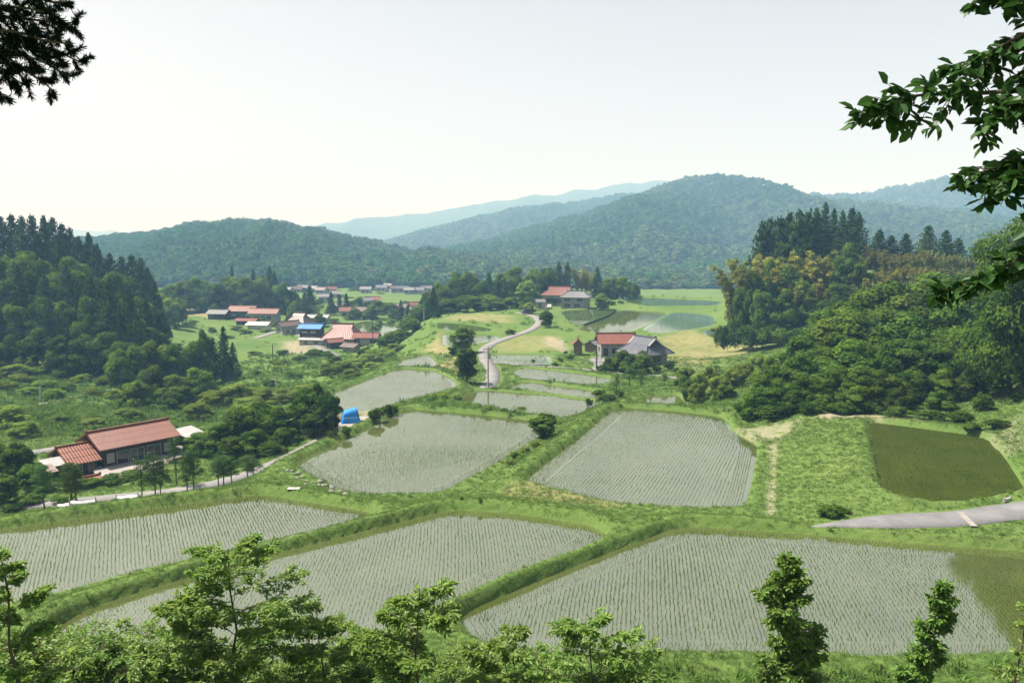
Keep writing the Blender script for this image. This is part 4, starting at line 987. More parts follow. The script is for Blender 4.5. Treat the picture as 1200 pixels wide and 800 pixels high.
# parked vehicle by the road near the plateau house
def car(label, u, v, z, yaw, col, name='parked_car'):
    x, y = P(u, v, z); g = float(gz(x, y)); t = thing(name, label, 'car', (x, y, g), R(yaw), 'vehicles by the winding road')
    prof = [(-1.65, .35), (-1.62, .95), (-1.45, 1.02), (-1.15, 1.62), (.55, 1.66), (1.0, 1.08), (1.6, .92), (1.68, .35)]
    V = [(a, s * (.72 if b > 1.2 else .78), b) for s in (-1, 1) for a, b in prof]; n = len(prof)
    m = MB(); m.add(V, [tuple(range(n)), tuple(range(2 * n - 1, n - 1, -1))] + [(i, n + i, n + (i + 1) % n, (i + 1) % n) for i in range(n)]); m.build('body', M[col], t)
    for s in (-1, 1):
        for a in (-1.05, 1.05):
            m = MB(); m.tube([(a, s * .62, .3), (a, s * .80, .3)], .30, 12); w = m.build('wheel', M['meter'], t)
        m = MB(); m.add([(-1.0, s * .745, 1.08), (.75, s * .755, 1.08), (.45, s * .735, 1.55), (-.95, s * .735, 1.55)], [(0, 1, 2, 3)]); m.build('side_window', M['glass'], t)
    m = MB(); m.add([(.62, -.62, 1.60), (.62, .62, 1.60), (1.03, .66, 1.12), (1.03, -.66, 1.12)], [(0, 1, 2, 3)]); m.build('windscreen', M['glass'], t)
car('dark parked car at the top of the winding road', 617, 368, -4.2, 20, 'meter')
car('white parked car beside the small hut by the plateau house', 644, 361, -4.3, 80, 'white')
# ------------------------------------------------------------------ rice seedlings
rice_protos = [proto_obj("rice_shape", blades_mesh(300 + i, 5, .18, .018, .020, M['rice'], .42)) for i in range(3)]
def make_rice(key, f):
    rs = np.random.RandomState(hash(key) % 1000 + 3 if False else ord(key)); p = f['poly']; far = p[:, 1].mean()
    if far > 330: return
    coarse = 1.0 if far < 95 else (1.25 if far < 140 else 1.9)
    rowsp = (.225 if far < 60 else .31) * coarse; hill = .18 * coarse
    az = R(f['rows']); d = np.array([math.sin(az), math.cos(az)]); n = np.array([d[1], -d[0]])
    c = p.mean(0); q = p - c; L = np.abs(q @ d).max() + 2; Wd = np.abs(q @ n).max() + 2
    s = np.arange(-Wd, Wd, rowsp); t = np.arange(-L, L, hill)
    S, T = np.meshgrid(s, t)
    S = S + .04 * np.sin(T * .35 + S * .05) + .16 * np.sin(T * .08 + 1.3)       # slightly wandering rows
    X = c[0] + S * n[0] + T * d[0]; Y = c[1] + S * n[1] + T * d[1]
    X = X.ravel(); Y = Y.ravel()
    dist, par, ins = seg_dist(X, Y, p, True)
    head = 1.75 if far < 95 else 0.7
    m = ins & (dist > head); X1, Y1 = X[m], Y[m]
    # headland rows following the edge
    if far < 95:
        nn = len(p)
        for off in (.40, .62, .85, 1.08, 1.30, 1.52):
            for i in range(nn):
                a, b = p[i], p[(i + 1) % nn]; e = b - a; le = np.linalg.norm(e)
                if le < .05: continue
                e = e / le; inn = np.array([-e[1], e[0]]); k = np.arange(rs.rand() * hill, le, hill)
                for sg in (1, -1):
                    xx = a[0] + e[0] * k + inn[0] * off * sg; yy = a[1] + e[1] * k + inn[1] * off * sg
                    if len(xx) == 0: continue
                    dd, _, ii = seg_dist(xx, yy, p, True); ok = ii & (np.abs(dd - off) < .03)
                    X1 = np.concatenate([X1, xx[ok]]); Y1 = np.concatenate([Y1, yy[ok]])
    keep = rs.rand(len(X1)) < .94
    X1, Y1 = X1[keep], Y1[keep]
    vis = (np.abs(X1) < .80 * (Y1 + 6))
    X1, Y1 = X1[vis], Y1[vis]; k = len(X1)
    if k == 0: return
    X1 = X1 + rs.randn(k) * .022 * coarse; Y1 = Y1 + rs.randn(k) * .022 * coarse
    vig = .85 + .9 * np.clip(fbm(X1 * .10, Y1 * .10, 3, 40) + .12, -.25, .4)
    sc = (vig * (.65 + .5 * rs.rand(k))) * (1 if coarse == 1 else coarse * .75) * f['dens'] ** .5 * (.86 if far < 60 else .90)
    scatter("rice_seedlings", np.stack([X1, Y1, np.full(k, f['z'] - .02)], -1), np.stack([sc * 1.15, sc * 1.15, sc], -1),
            np.stack([np.zeros(k), np.zeros(k), rs.rand(k) * 6.28], -1), rs.randint(0, 3, k), rice_protos, "young rice seedlings planted in rows in the paddy " + f['label'])
for key, f in FIELDS.items(): make_rice(key, f)

# ------------------------------------------------------------------ grass on banks and slopes
grs = np.random.RandomState(77)
grass_protos = [proto_obj("grass_shape", blades_mesh(400 + i, 16, .24, .024, .26, M['grassblade'], .8)) for i in range(4)]
weed_protos = [proto_obj("weed_shape", blades_mesh(410 + i, 14, .45, .05, .22, M['grasstall'], .7)) for i in range(3)]
def gsample(arr, x, y):
    w = np.log(y + YO); a = x / (y + YO)
    i = np.clip(np.searchsorted(gw, w) - 1, 0, len(gw) - 2); j = np.clip(np.searchsorted(ga, a) - 1, 0, len(ga) - 2)
    return arr[i, j]
def sow(n, y0, y1, flt, protos, name, label, smin, smax, wgt=1.3):
    y = y0 * (y1 / y0) ** grs.rand(n); x = (grs.rand(n) * 2 - 1) * .76 * (y + 4)
    ok = ~gsample(occupied, x, y) & (gsample(soil, x, y) < .45) & (grs.rand(n) < flt(x, y)); x, y = x[ok], y[ok]; k = len(x)
    z = gz(x, y) - .02; s = (smin + (smax - smin) * grs.rand(k)) * np.clip(y / 55, .8, 2.2)
    scatter(name, np.stack([x, y, z], -1), np.stack([s * wgt, s * wgt, s], -1), np.stack([.25 * grs.randn(k), .25 * grs.randn(k), grs.rand(k) * 6.28], -1),
            grs.randint(0, len(protos), k), protos, label)
sow(210000, 30, 170, lambda x, y: .75 + .5 * fbm(x * .4, y * .4, 3, 50), grass_protos, "grass", "short grass on the paddy banks and verges", .35, .75)
sow(9000, 30, 150, lambda x, y: np.clip(gsample(bundness, x, y) * 1.2 * (fbm(x * .25, y * .25, 3, 52) > 0.02), 0, 1), weed_protos, "tall_grass", "taller green weeds along the edges of the banks", .35, .8)
sow(42000, 95, 420, lambda x, y: np.clip(.25 + 1.6 * fbm(x * .06, y * .06, 4, 55) + .5, 0.05, 1) * np.where(gsample(lush, x, y) > .2, 1, .10) * (gsample(dry, x, y) < .4), weed_protos, "meadow_weeds", "green weeds covering the valley slopes", .35, 1.0, 1.8)
sow(6000, 9, 33, lambda x, y: np.full(x.shape, .8), weed_protos, "hillside_grass", "long grass on the near hillside", .9, 1.8, 1.2)

# ------------------------------------------------------------------ trees of the left forest
LF = 'trees of the dark forest on the left hill'
row('cedar', [(-30, 262), (-14, 256), (2, 254), (14, 252), (26, 255), (38, 253), (52, 254), (62, 257), (73, 263), (82, 268), (93, 279), (104, 274), (114, 287), (129, 298), (143, 301), (155, 300), (165, 304), (173, 316), (180, 328)],
    .52, '{} cedar from the left along the skyline of the left forest', LF, 236, 18)
row('cedar', [(-20, 285), (12, 283), (44, 276), (70, 288), (97, 297), (122, 312), (148, 318), (168, 333)], .46, '{} cedar from the left in the second rank of the left forest', LF, 218, 10)
row('middome', [(0, 296), (30, 292), (55, 305), (83, 300), (135, 316)], .62, '{} pale round crown from the left showing between the cedars of the left forest', LF, 212, 6)
row('dome', [(-25, 318), (8, 325), (35, 322), (62, 318), (90, 322), (113, 330), (140, 340), (160, 345), (178, 352)], .62, '{} dark round crown from the left, halfway up the left forest', LF, 200, 10)
row('dome', [(-30, 358), (-8, 352), (20, 355), (48, 345), (76, 350), (104, 352), (132, 358), (156, 362), (176, 380)], .7, '{} broad crown from the left, low on the left forest', LF, 186, 8)
row('dome', [(-20, 392), (12, 396), (42, 388), (70, 396), (98, 390), (124, 392), (148, 398)], 1.0, '{} tree from the left along the foot of the left forest', LF, 176, 6)

row('cedar', [(-15, 318), (22, 312), (52, 322), (78, 312), (105, 322), (128, 332), (152, 340), (172, 352), (60, 352), (120, 362), (160, 372)], .5, '{} cedar from the left among the lower crowns of the left forest', LF, 190, 14)
# trees of the left valley
row('middome', [(150, 405, 160, 46), (172, 402, 165, 50), (196, 403, 170, 52), (228, 398, 172, 40), (240, 388, 176, 26)], .8, '{} tree from the left in the clump on the grassy slope below the forest', 'clump of trees on the valley slope')
row('cedar', [(262, 383, 178, 26), (250, 396, 176, 22), (273, 402, 180, 20)], .5, '{} dark conifer from the left standing on the grassy slope', 'conifers on the valley slope')
row('middome', [(178, 430, 150, 44), (206, 440, 148, 46), (232, 432, 152, 44), (160, 445, 140, 36), (212, 452, 140, 40)], .9, '{} tree from the left in the thicket above the long farmhouse', 'thicket above the long farmhouse')
row('paleshrub', [(250, 455, 138, 40), (278, 448, 140, 44), (305, 452, 142, 40), (335, 455, 140, 36), (360, 448, 144, 34), (232, 470, 128, 36), (295, 462, 132, 40)], .9, '{} pale leafy thicket bush from the left on the slope behind the pines', 'pale trees on the valley slope')
row('paleshrub', [(385, 425, 178, 30), (402, 420, 182, 34), (420, 416, 190, 36), (436, 410, 198, 36), (452, 408, 205, 30), (465, 402, 212, 28), (412, 430, 170, 26), (438, 424, 180, 26)], .9, '{} yellowish green bush from the left on the bank below the crimson roof', 'yellowish trees on the bank')
row('dome', [(393, 418, 195, 26), (430, 406, 212, 24), (455, 392, 225, 30), (470, 385, 232, 30), (484, 376, 240, 28)], .9, '{} dark tree from the left on the bank below the centre grove', 'dark trees on the bank')
ground_plants('shrub', [(368, 418, 12, 26), (352, 424, 10, 22), (384, 420, 12, 24), (330, 416, 8, 16), (345, 444, 10, 22), (300, 440, 8, 18), (318, 452, 10, 22)], 1.6, '{} low bush from the left on the meadow below the village', 'low bushes on the meadow')
ground_plants('weed', [(u, 428 + 40 * ((i * 37) % 100) / 100 + .02 * u, 11 + (i * 13) % 7, 22 + (i * 7) % 10) for i, u in enumerate(range(-10, 150, 9))], 1.8, '{} leafy bush from the left on the weedy slope under the left forest', 'bushes on the weedy slope')
ground_plants('paleshrub', [(20, 440, 14, 34), (62, 436, 12, 30), (96, 438, 12, 30), (120, 432, 10, 24), (10, 500, 30, 48), (30, 512, 22, 34), (150, 492, 16, 34), (110, 500, 12, 30), (70, 496, 12, 26)], 1.4, '{} leafy bush from the left on the slope behind the long farmhouse', 'leafy bushes behind the farmhouse')
ground_plants('broad', [(22, 568, 52, 46), (-6, 560, 46, 44), (40, 575, 34, 40), (5, 590, 38, 40)], 1, '{} garden tree from the left in front of the white tin roofs', 'garden trees of the long farmhouse')
ground_plants('shrub', [(60, 575, 20, 40), (95, 572, 16, 44), (125, 568, 14, 40), (150, 562, 14, 36), (35, 590, 16, 36), (75, 590, 12, 30), (10, 600, 12, 30)], 1.5, '{} hedge bush from the left in front of the long farmhouse', 'hedge of the long farmhouse')
mrs = np.random.RandomState(8)
MS = [(u, v) for u, v in zip(mrs.uniform(185, 345, 60), mrs.uniform(380, 470, 60)) if v > 378 + max(0, (u - 240)) * .25 and not (300 < u and v < 412)]
ground_plants('weed', [(u, v, 5 + 4 * mrs.rand(), 12 + 10 * mrs.rand()) for u, v in MS[:26]], 1.8, '{} leafy patch from the left on the bright valley meadow', 'leafy patches on the valley meadow')
# pine row along the lane
row('pine', [(52, 545, 70, 44), (84, 540, 67, 46), (90, 548, 67, 36), (167, 536, 70, 38), (182, 530, 71, 42), (189, 537, 72, 34), (219, 532, 75, 36), (227, 527, 75, 40), (257, 536, 78, 36), (262, 530, 79, 38), (272, 538, 79, 34), (291, 532, 81, 36), (298, 536, 82, 34), (206, 512, 83, 36)],
    .8, '{} young pine from the left in the row along the lane', 'pine row along the lane')
row('dome', [(236, 505, 100, 40), (258, 498, 100, 42), (282, 476, 102, 50), (305, 468, 104, 56), (325, 480, 102, 44), (334, 500, 98, 36), (300, 505, 96, 46), (272, 515, 94, 40), (320, 520, 94, 34)], .8, '{} tree from the left in the dark clump beside the lane bend', 'dark clump beside the lane bend')
row('fine', [(350, 470, 104, 40), (371, 447, 104, 42), (389, 462, 103, 28), (368, 480, 101, 34)], .7, '{} tree from the left in the clump by the blue tarpaulin', 'clump by the blue tarpaulin')
ground_plants('shrub', [(441, 494, 20, 24), (457, 487, 18, 22), (404, 508, 12, 18), (346, 517, 12, 24), (388, 512, 10, 16)], 1, '{} rounded bush from the left on the bank by the blue tarpaulin', 'bushes by the blue tarpaulin')
# lone trees on the banks
ground_plants('fine', [(637, 512, 30, 34)], 1, 'small lone tree standing on the bank between the middle paddies', None)
ground_plants('weed', [(616, 532, 12, 14), (606, 540, 16, 20), (600, 546, 10, 12), (541, 585, 6, 7), (562, 587, 6, 8), (627, 524, 10, 14), (520, 466, 8, 14), (535, 468, 8, 16), (506, 470, 8, 16), (548, 476, 6, 12), (560, 478, 5, 10), (573, 480, 7, 10), (590, 482, 6, 10), (612, 480, 5, 12)], 1.2, '{} small weed tuft from the left on the banks of the middle paddies', 'weed tufts on the middle banks')
ground_plants('shrub', [(974, 604, 18, 34), (990, 601, 9, 16), (964, 605, 8, 14)], 1.6, '{} dark green patch from the left on the mown grass above the lane', 'dark patches on the mown grass')
# along the winding road
ground_plants('light', [(541, 412, 28, 30), (545, 432, 16, 24)], 1, '{} pale roadside tree from the left, upper pair by the winding road', 'pale roadside trees')
ground_plants('broad', [(547, 447, 40, 30), (640, 384, 20, 18), (531, 416, 10, 14)], 1, '{} dark roadside tree from the left by the winding road', 'dark roadside trees')
ground_plants('shrub', [(598, 392, 8, 14), (663, 415, 5, 6), (668, 421, 8, 12), (656, 423, 5, 9), (650, 428, 4, 7), (625, 424, 4, 8)], 1.2, '{} clipped bush from the left in the garden above the farm track', 'garden bushes above the farm track')
# trees around the tiled farmhouse
row('finedome', [(731, 409, 152, 30), (751, 411, 150, 30), (716, 417, 153, 20)], 1, '{} round garden tree from the left in front of the grey hipped roof', 'round garden trees of the tiled farmhouse')
row('shrub', [(704, 424, 150, 16), (770, 425, 150, 14), (783, 420, 152, 14), (795, 428, 148, 18), (808, 430, 148, 16)], 1, '{} shrub from the left along the garden of the tiled farmhouse', 'garden shrubs of the tiled farmhouse')
row('pine', [(737, 428, 128, 26), (751, 432, 128, 26), (778, 438, 126, 18), (722, 440, 124, 16)], 1, '{} small pine from the left below the farm track', 'small pines below the farm track')
row('shrub', [(712, 458, 112, 24), (700, 452, 114, 18), (724, 452, 116, 14), (690, 462, 110, 10)], 1, '{} dark bush from the left on the bank end below the small pines', 'dark bushes on the bank end')
row('paleshrub', [(802, 428, 126, 26), (820, 436, 116, 28), (840, 440, 110, 26), (858, 428, 118, 30), (872, 420, 124, 30), (888, 412, 128, 32), (815, 445, 108, 22)], 1, '{} pale bush from the left at the edge of the right wood', 'pale trees at the edge of the right wood')
row('dome', [(812, 440, 113, 26), (832, 432, 120, 24), (850, 446, 106, 28)], 1, '{} darker tree from the left at the edge of the right wood', 'darker trees at the edge of the right wood')
# centre grove
CG = 'trees of the grove behind the winding road'
row('middome', [(478, 372, 270, 26), (492, 356, 280, 30), (503, 341, 290, 30), (517, 332, 295, 34), (536, 321, 300, 38), (549, 317, 300, 34), (563, 330, 295, 28), (590, 320, 305, 34), (603, 312, 310, 34), (618, 322, 308, 28), (628, 316, 318, 32), (641, 313, 322, 34), (716, 325, 330, 26), (730, 324, 332, 30), (741, 331, 330, 22), (525, 350, 275, 36), (548, 345, 275, 38), (575, 345, 282, 34), (598, 348, 285, 30)], .8, '{} round crown from the left in the grove behind the winding road', CG)
row('cedar', [(508, 337, 262, 18), (573, 320, 300, 22), (583, 330, 296, 18), (655, 308, 325, 22), (665, 308, 325, 20), (700, 313, 325, 20), (649, 318, 322, 18), (512, 362, 255, 14)], .4, '{} dark conifer from the left in the grove behind the winding road', CG)
row('bamboo', [(680, 314, 325, 24), (690, 318, 325, 22)], .7, '{} yellowish clump from the left behind the plateau house', 'yellowish clumps behind the plateau house')
row('light', [(618, 330, 280, 26), (706, 345, 285, 20), (622, 355, 262, 18)], .8, '{} pale tree from the left beside the plateau house', 'pale trees beside the plateau house')
ground_plants('shrub', [(600, 362, 12, 22), (705, 358, 8, 14), (716, 357, 6, 12), (727, 356, 5, 9), (612, 364, 8, 14), (646, 358, 14, 16)], 1.4, '{} bush from the left near the plateau house', 'bushes near the plateau house')
# village trees
row('middome', [(198, 333, 345, 30), (214, 328, 350, 34), (232, 326, 355, 38), (252, 331, 350, 40), (272, 324, 358, 44), (290, 326, 355, 40), (306, 322, 362, 30), (330, 332, 362, 26), (344, 340, 365, 22)], .8, '{} round crown from the left behind the red roofed farm row', 'trees behind the farm row')
row('cedar', [(272, 312, 385, 14), (297, 316, 380, 16), (316, 312, 380, 22), (322, 318, 378, 18), (363, 335, 350, 26), (357, 343, 350, 18), (388, 342, 370, 16), (398, 345, 375, 14), (406, 344, 372, 16), (478, 358, 300, 16), (470, 352, 330, 14)], .4, '{} dark conifer from the left among the village houses', 'village conifers')
row('light', [(310, 330, 368, 24), (325, 336, 370, 22), (186, 345, 300, 26), (196, 352, 290, 30), (208, 350, 300, 26)], .8, '{} pale crown from the left behind the farm row', 'pale trees behind the farm row')
row('middome', [(345, 352, 330, 20), (420, 348, 390, 22), (445, 352, 380, 26), (456, 354, 375, 24), (434, 358, 350, 18), (375, 368, 320, 18), (415, 360, 350, 18), (424, 392, 262, 14), (432, 396, 262, 16), (365, 377, 310, 14), (306, 372, 320, 14), (318, 376, 315, 16), (338, 378, 300, 8)], .9, '{} round tree from the left among the village houses', 'village round trees')
row('middome', [(340, 340, 560, 12), (352, 336, 580, 14), (372, 338, 590, 12), (383, 340, 570, 12), (399, 346, 520, 14), (410, 348, 500, 12), (436, 338, 600, 14), (446, 343, 560, 10), (467, 338, 590, 12), (486, 340, 570, 14), (495, 336, 600, 14), (505, 338, 590, 16), (416, 336, 600, 16), (428, 350, 480, 14), (392, 356, 430, 16), (412, 357, 420, 14), (462, 362, 360, 14), (476, 352, 430, 14), (360, 352, 430, 16), (374, 350, 440, 14), (345, 348, 440, 16)], .9, '{} small round tree from the left among the far village houses', 'small far village trees')
vrs = np.random.RandomState(21)
ground_plants('paleshrub', [(335 + 135 * vrs.rand(), 352 + 36 * vrs.rand(), 4 + 4 * vrs.rand(), 8 + 9 * vrs.rand()) for _ in range(16)] + [(215 + 110 * vrs.rand(), 378 + 16 * vrs.rand(), 4 + 3 * vrs.rand(), 10 + 9 * vrs.rand()) for _ in range(10)], 1.5, '{} garden bush from the left scattered among the village plots', 'garden bushes of the village')
# bamboo and cedar grove on the right hill
RG = 'trees of the bamboo and cedar grove on the right hill'
row('cedar', [(893, 262), (903, 258), (914, 256), (925, 252), (936, 249), (946, 249), (957, 246), (967, 239), (977, 246), (987, 248), (998, 244), (1006, 250)], .50, '{} tall cedar from the left in the group on the right hill', RG, 210, 10)
row('cedar', [(1030, 269), (1044, 277), (1061, 274), (1087, 265), (1108, 271), (1122, 279), (1148, 281)], .8, '{} lower cedar from the left along the ridge right of the tall cedars', RG, 214, 8)
row('bamboo', [(872, 312), (884, 303), (898, 302), (912, 300), (928, 300), (946, 292), (960, 300), (975, 304), (1012, 297), (1024, 289), (1040, 296), (1056, 296), (1072, 294), (1090, 293), (1105, 298), (1120, 298), (1135, 298), (1150, 302), (1165, 306)], 1.0, '{} yellow bamboo clump from the left on the right hill', RG, 200, 8)
row('bamboo', [(935, 324, 190), (958, 330, 190), (1035, 314, 188), (1055, 311, 188), (1075, 312, 185), (1100, 314, 180), (1125, 314, 178), (1150, 318, 175), (1045, 331, 175), (1085, 328, 172), (1020, 326, 182), (1110, 331, 168), (1140, 332, 165), (1165, 328, 165), (1180, 321, 170), (1065, 341, 165)], 1.1, '{} lower bamboo clump from the left on the right hill', RG)
row('dome', [(868, 332, 188, 26), (882, 322, 188, 34), (902, 312, 190, 40), (925, 315, 190, 40), (942, 325, 186, 34), (895, 338, 184, 34), (920, 342, 182, 36), (950, 345, 184, 30), (996, 290, 192, 44), (1006, 312, 188, 40), (985, 330, 184, 36), (1010, 345, 176, 34), (968, 350, 182, 30), (1030, 350, 165, 34)], .9, '{} dark round crown from the left at the foot of the right grove', RG)
row('shrub', [(858, 362, 176, 26), (876, 370, 172, 30), (895, 375, 170, 30), (915, 376, 168, 30), (935, 378, 166, 28), (955, 376, 164, 26), (975, 382, 158, 26), (845, 372, 178, 20)], .9, '{} bush from the left on the bank below the right grove', 'bushes below the right grove')
ground_plants('paleshrub', [(842, 391, 9, 22), (860, 396, 14, 30), (880, 399, 15, 32), (900, 401, 15, 30), (922, 403, 14, 30), (945, 404, 14, 28)], 1.6, '{} pale bush from the left on the bank at the foot of the right grove', 'pale bushes at the foot of the right grove')
# the big near wood on the right
RW = 'trees of the big wood on the right'
row('finedome', [(985, 356), (1012, 343), (1040, 335), (1068, 330), (1096, 325), (1124, 319), (1152, 318), (1180, 314), (1210, 310), (1240, 306)], 1.3, '{} crown from the left along the top of the big right wood', RW, 122, 8)
row('finedome', [(945, 392), (972, 378), (1002, 371), (1032, 367), (1062, 364), (1092, 359), (1122, 357), (1152, 354), (1184, 350), (1215, 346)], 1.2, '{} crown from the left in the second rank of the big right wood', RW, 108, 5)
row('finedome', [(910, 422), (938, 416), (966, 406), (996, 402), (1026, 400), (1056, 396), (1086, 394), (1116, 392), (1146, 390), (1178, 388), (1210, 384)], 1.3, '{} crown from the left in the third rank of the big right wood', RW, 97, 4)
row('finedome', [(892, 450), (916, 444), (945, 440), (975, 434), (1006, 432), (1038, 434), (1070, 434), (1102, 434), (1134, 434), (1168, 434), (1200, 428), (930, 456, 86), (960, 458, 86), (1000, 454, 85), (1050, 454, 84), (1100, 456, 83), (1150, 460, 82), (1190, 458, 81)], 1.2, '{} low crown from the left along the front of the big right wood', RW, 89, 3)
ground_plants('shrub', [(880, 492, 20, 30), (900, 492, 24, 36), (925, 486, 20, 36), (950, 484, 18, 34), (985, 484, 18, 36), (1020, 484, 18, 36), (1055, 488, 16, 36), (1090, 492, 16, 36), (1125, 494, 18, 36), (1138, 505, 14, 30), (1165, 502, 16, 30), (868, 482, 16, 24)], 1.3, '{} bush from the left along the edge of the big right wood', 'bushes along the right wood')
for i, (u, Y, vt, w) in enumerate([(1216, 84, 226, 13), (1275, 78, 200, 14), (1335, 66, 180, 14), (1240, 100, 238, 12)]):
    zt = PD(u, vt, Y)[2]; x = UX(u, Y, 10); g = float(gz(x, Y))
    plant('giant', x, Y, zt - g, w, 'tall dark tree at the right edge, {} from the camera'.format(('second', 'third nearest one', 'nearest one', 'farthest one')[i]) if i else 'tall dark tree rising at the right edge above the big wood', 'tall trees at the right edge')
# ------------------------------------------------------------------ wooded hills far behind
def blob_crown(seed, mat, cone=False):
    rs = np.random.RandomState(seed)
    if cone: return cedar_proto(seed, mat, 22, .42)
    lobes = [((.26 * math.cos(k * 1.26 + rs.rand()), .26 * math.sin(k * 1.26 + rs.rand()), .5 + .18 * rs.randn()), np.array([.26, .26, .22])) for k in range(5)] + [((0, 0, .72), np.array([.28, .28, .24]))]
    return lobes_mesh("crown", lobes, 160, .24, mat, rs, jit=.5)
hill_protos = [proto_obj("hill_tree_shape", blob_crown(500 + i, M['forest'])) for i in range(4)] + \
              [proto_obj("hill_cedar_shape", blob_crown(510 + i, M['forest_cedar'], True)) for i in range(2)] + \
              [proto_obj("hill_pale_shape", blob_crown(520 + i, M['forest_pale'])) for i in range(2)]
def hill_ground():
    b = NB('forest_floor'); v = b.pos()
    c = b.mix(b.rng(b.noise(v, .02, 5), .3, .7), (0.016, 0.040, 0.010), (0.04, 0.08, 0.02))
    b.bsdf(c, .95, .02, b.bump(b.noise(v, .06, 5), 1.0, 8.0)); return b.m
M['hill'] = hill_ground()
def hill(name, label, crest, Yc, Yf, zb, seed, spur=.40, tree=None, ntree=0, floor_label='', nx=150, ny=70, back=.35, clear=()):
    """crest: (u, v) skyline pixels at depth Yc; the slope runs down to depth Yf at height zb"""
    cx = np.array([UX(u, Yc, 60) for u, v in crest]); cz = np.array([PD(u, v, Yc)[2] for u, v in crest])
    if ntree: cz = cz - (tree * 1.0)
    x = np.linspace(cx[0], cx[-1], nx); zc = np.interp(x, cx, cz); zc += fbm(x / Yc * 38, x * 0 + seed, 4, seed) * Yc * .008
    t = np.concatenate([np.linspace(0, 1, ny), 1 + np.linspace(0, back, 14)[1:]])
    X, T = np.meshgrid(x, t); Y = Yf + (Yc - Yf) * T; X2 = X * (Y / Yc) ** .6
    sw = (Yc - Yf) * .45
    rid = 1 - 2 * np.abs(fbm(X / sw + .35 * fbm(X / sw, T * 2, 3, seed + 5), T * .55 + seed, 4, seed + 1) * 1.7)
    amp = np.clip(4 * T * (1 - T), 0, 1) * (T <= 1)
    prof = np.clip(T, 0, 1) ** .85 + spur * amp * (rid - .35) + .05 * amp * fbm(X / sw * 4, T * 6, 4, seed + 2) * 2
    fall = np.where(T > 1, 1 - ((T - 1) / back) * .9, 1)
    Z = zb + (np.maximum(zc[None], zb) - zb) * np.clip(prof, 0, 1.2) * fall
    V = np.stack([X2, Y, Z], -1); n, m = Z.shape; idx = np.arange(n * m).reshape(n, m)
    F = np.stack([idx[:-1, :-1], idx[:-1, 1:], idx[1:, 1:], idx[1:, :-1]], -1).reshape(-1, 4)
    tag(obj(name, mesh_np(name, V.reshape(-1, 3), F, M['hill'], True)), label, None, None, 'structure')
    if ntree:
        rs = np.random.RandomState(seed + 9); i = rs.rand(ntree) * (ny + 1); j = rs.rand(ntree) * (m - 1.001)
        a = i.astype(int); b = j.astype(int); fi = (i - a)[:, None]; fj = (j - b)[:, None]; a = np.minimum(a, n - 2)
        p = (V[a, b] * (1 - fj) + V[a, b + 1] * fj) * (1 - fi) + (V[a + 1, b] * (1 - fj) + V[a + 1, b + 1] * fj) * fi
        uu, vv, _ = proj(p[:, 0], p[:, 1], p[:, 2])
        sel = (uu > -120) & (uu < 1320); p, uu, vv = p[sel], uu[sel], vv[sel]; k = len(p)
        patch = fbm(p[:, 0] / 230 + seed, p[:, 1] / 230, 3, seed + 3); pale = fbm(p[:, 0] / 70, p[:, 1] / 70 + seed, 3, seed + 4)
        id_ = rs.randint(0, 4, k); id_ = np.where(patch > .035, 4 + rs.randint(0, 2, k), id_); id_ = np.where(pale > .27, 6 + rs.randint(0, 2, k), id_)
        ok = np.ones(k, bool)
        for cxx, cyy, rr in clear: ok &= np.hypot(p[:, 0] - cxx, p[:, 1] - cyy) > rr * (.7 + .5 * rs.rand(k))
        s = tree * (.55 + 1.0 * rs.rand(k) ** 2); w = s * np.where(id_ >= 4, .75, 1.15); w = np.where(id_ >= 6, s * 1.0, w)
        scatter("hill_forest", (p - np.array([0, 0, .06]) * s[:, None])[ok], np.stack([w, w, s * .8], -1)[ok], np.stack([s * 0, s * 0, rs.rand(k) * 6.28], -1)[ok], id_[ok], hill_protos, floor_label)
hill("hill", "low wooded hill behind the village", [(60, 300), (95, 279), (130, 273), (170, 271), (205, 268), (222, 261), (245, 257), (275, 255), (310, 256), (335, 260), (365, 266), (400, 272), (440, 280), (480, 292), (530, 306), (580, 330)], 1050, 640, -18, 3, tree=9, ntree=13000, floor_label="forest covering the low hill behind the village")
hill("hill", "wooded foothill right of the village", [(400, 335), (430, 318), (460, 300), (500, 288), (540, 290), (580, 296), (640, 300), (700, 305), (760, 308), (820, 306), (870, 300), (930, 296), (1000, 300), (1100, 305), (1250, 300)], 900, 640, -18, 11, tree=9, ntree=13000, floor_label="forest covering the foothill right of the village")
hill("mountain", "big rounded wooded mountain behind the plateau", [(380, 330), (440, 300), (500, 290), (560, 282), (620, 268), (660, 258), (700, 246), (740, 230), (765, 219), (800, 212), (820, 211), (850, 214), (880, 222), (905, 231), (940, 236), (980, 240), (1040, 246), (1100, 252), (1200, 262), (1300, 270)], 1750, 880, -18, 21, tree=11, ntree=26000, floor_label="forest covering the big rounded mountain", nx=220, ny=90, spur=.48)
hill("mountain", "wooded mountain behind the right grove", [(760, 262), (840, 246), (900, 233), (960, 229), (1010, 224), (1045, 217), (1075, 212), (1100, 213), (1130, 219), (1170, 228), (1230, 238), (1320, 250)], 2300, 1600, -18, 31, tree=14, ntree=11000, floor_label="forest covering the mountain behind the right grove", nx=180, ny=80, spur=.48)
hill("mountain", "long wooded shoulder left of the big mountain", [(380, 300), (440, 284), (480, 274), (520, 262), (560, 254), (600, 246), (640, 241), (690, 234), (740, 226), (800, 222)], 2500, 1700, -18, 41, tree=14, ntree=9000, floor_label="forest covering the long shoulder left of the big mountain", nx=180, ny=80)
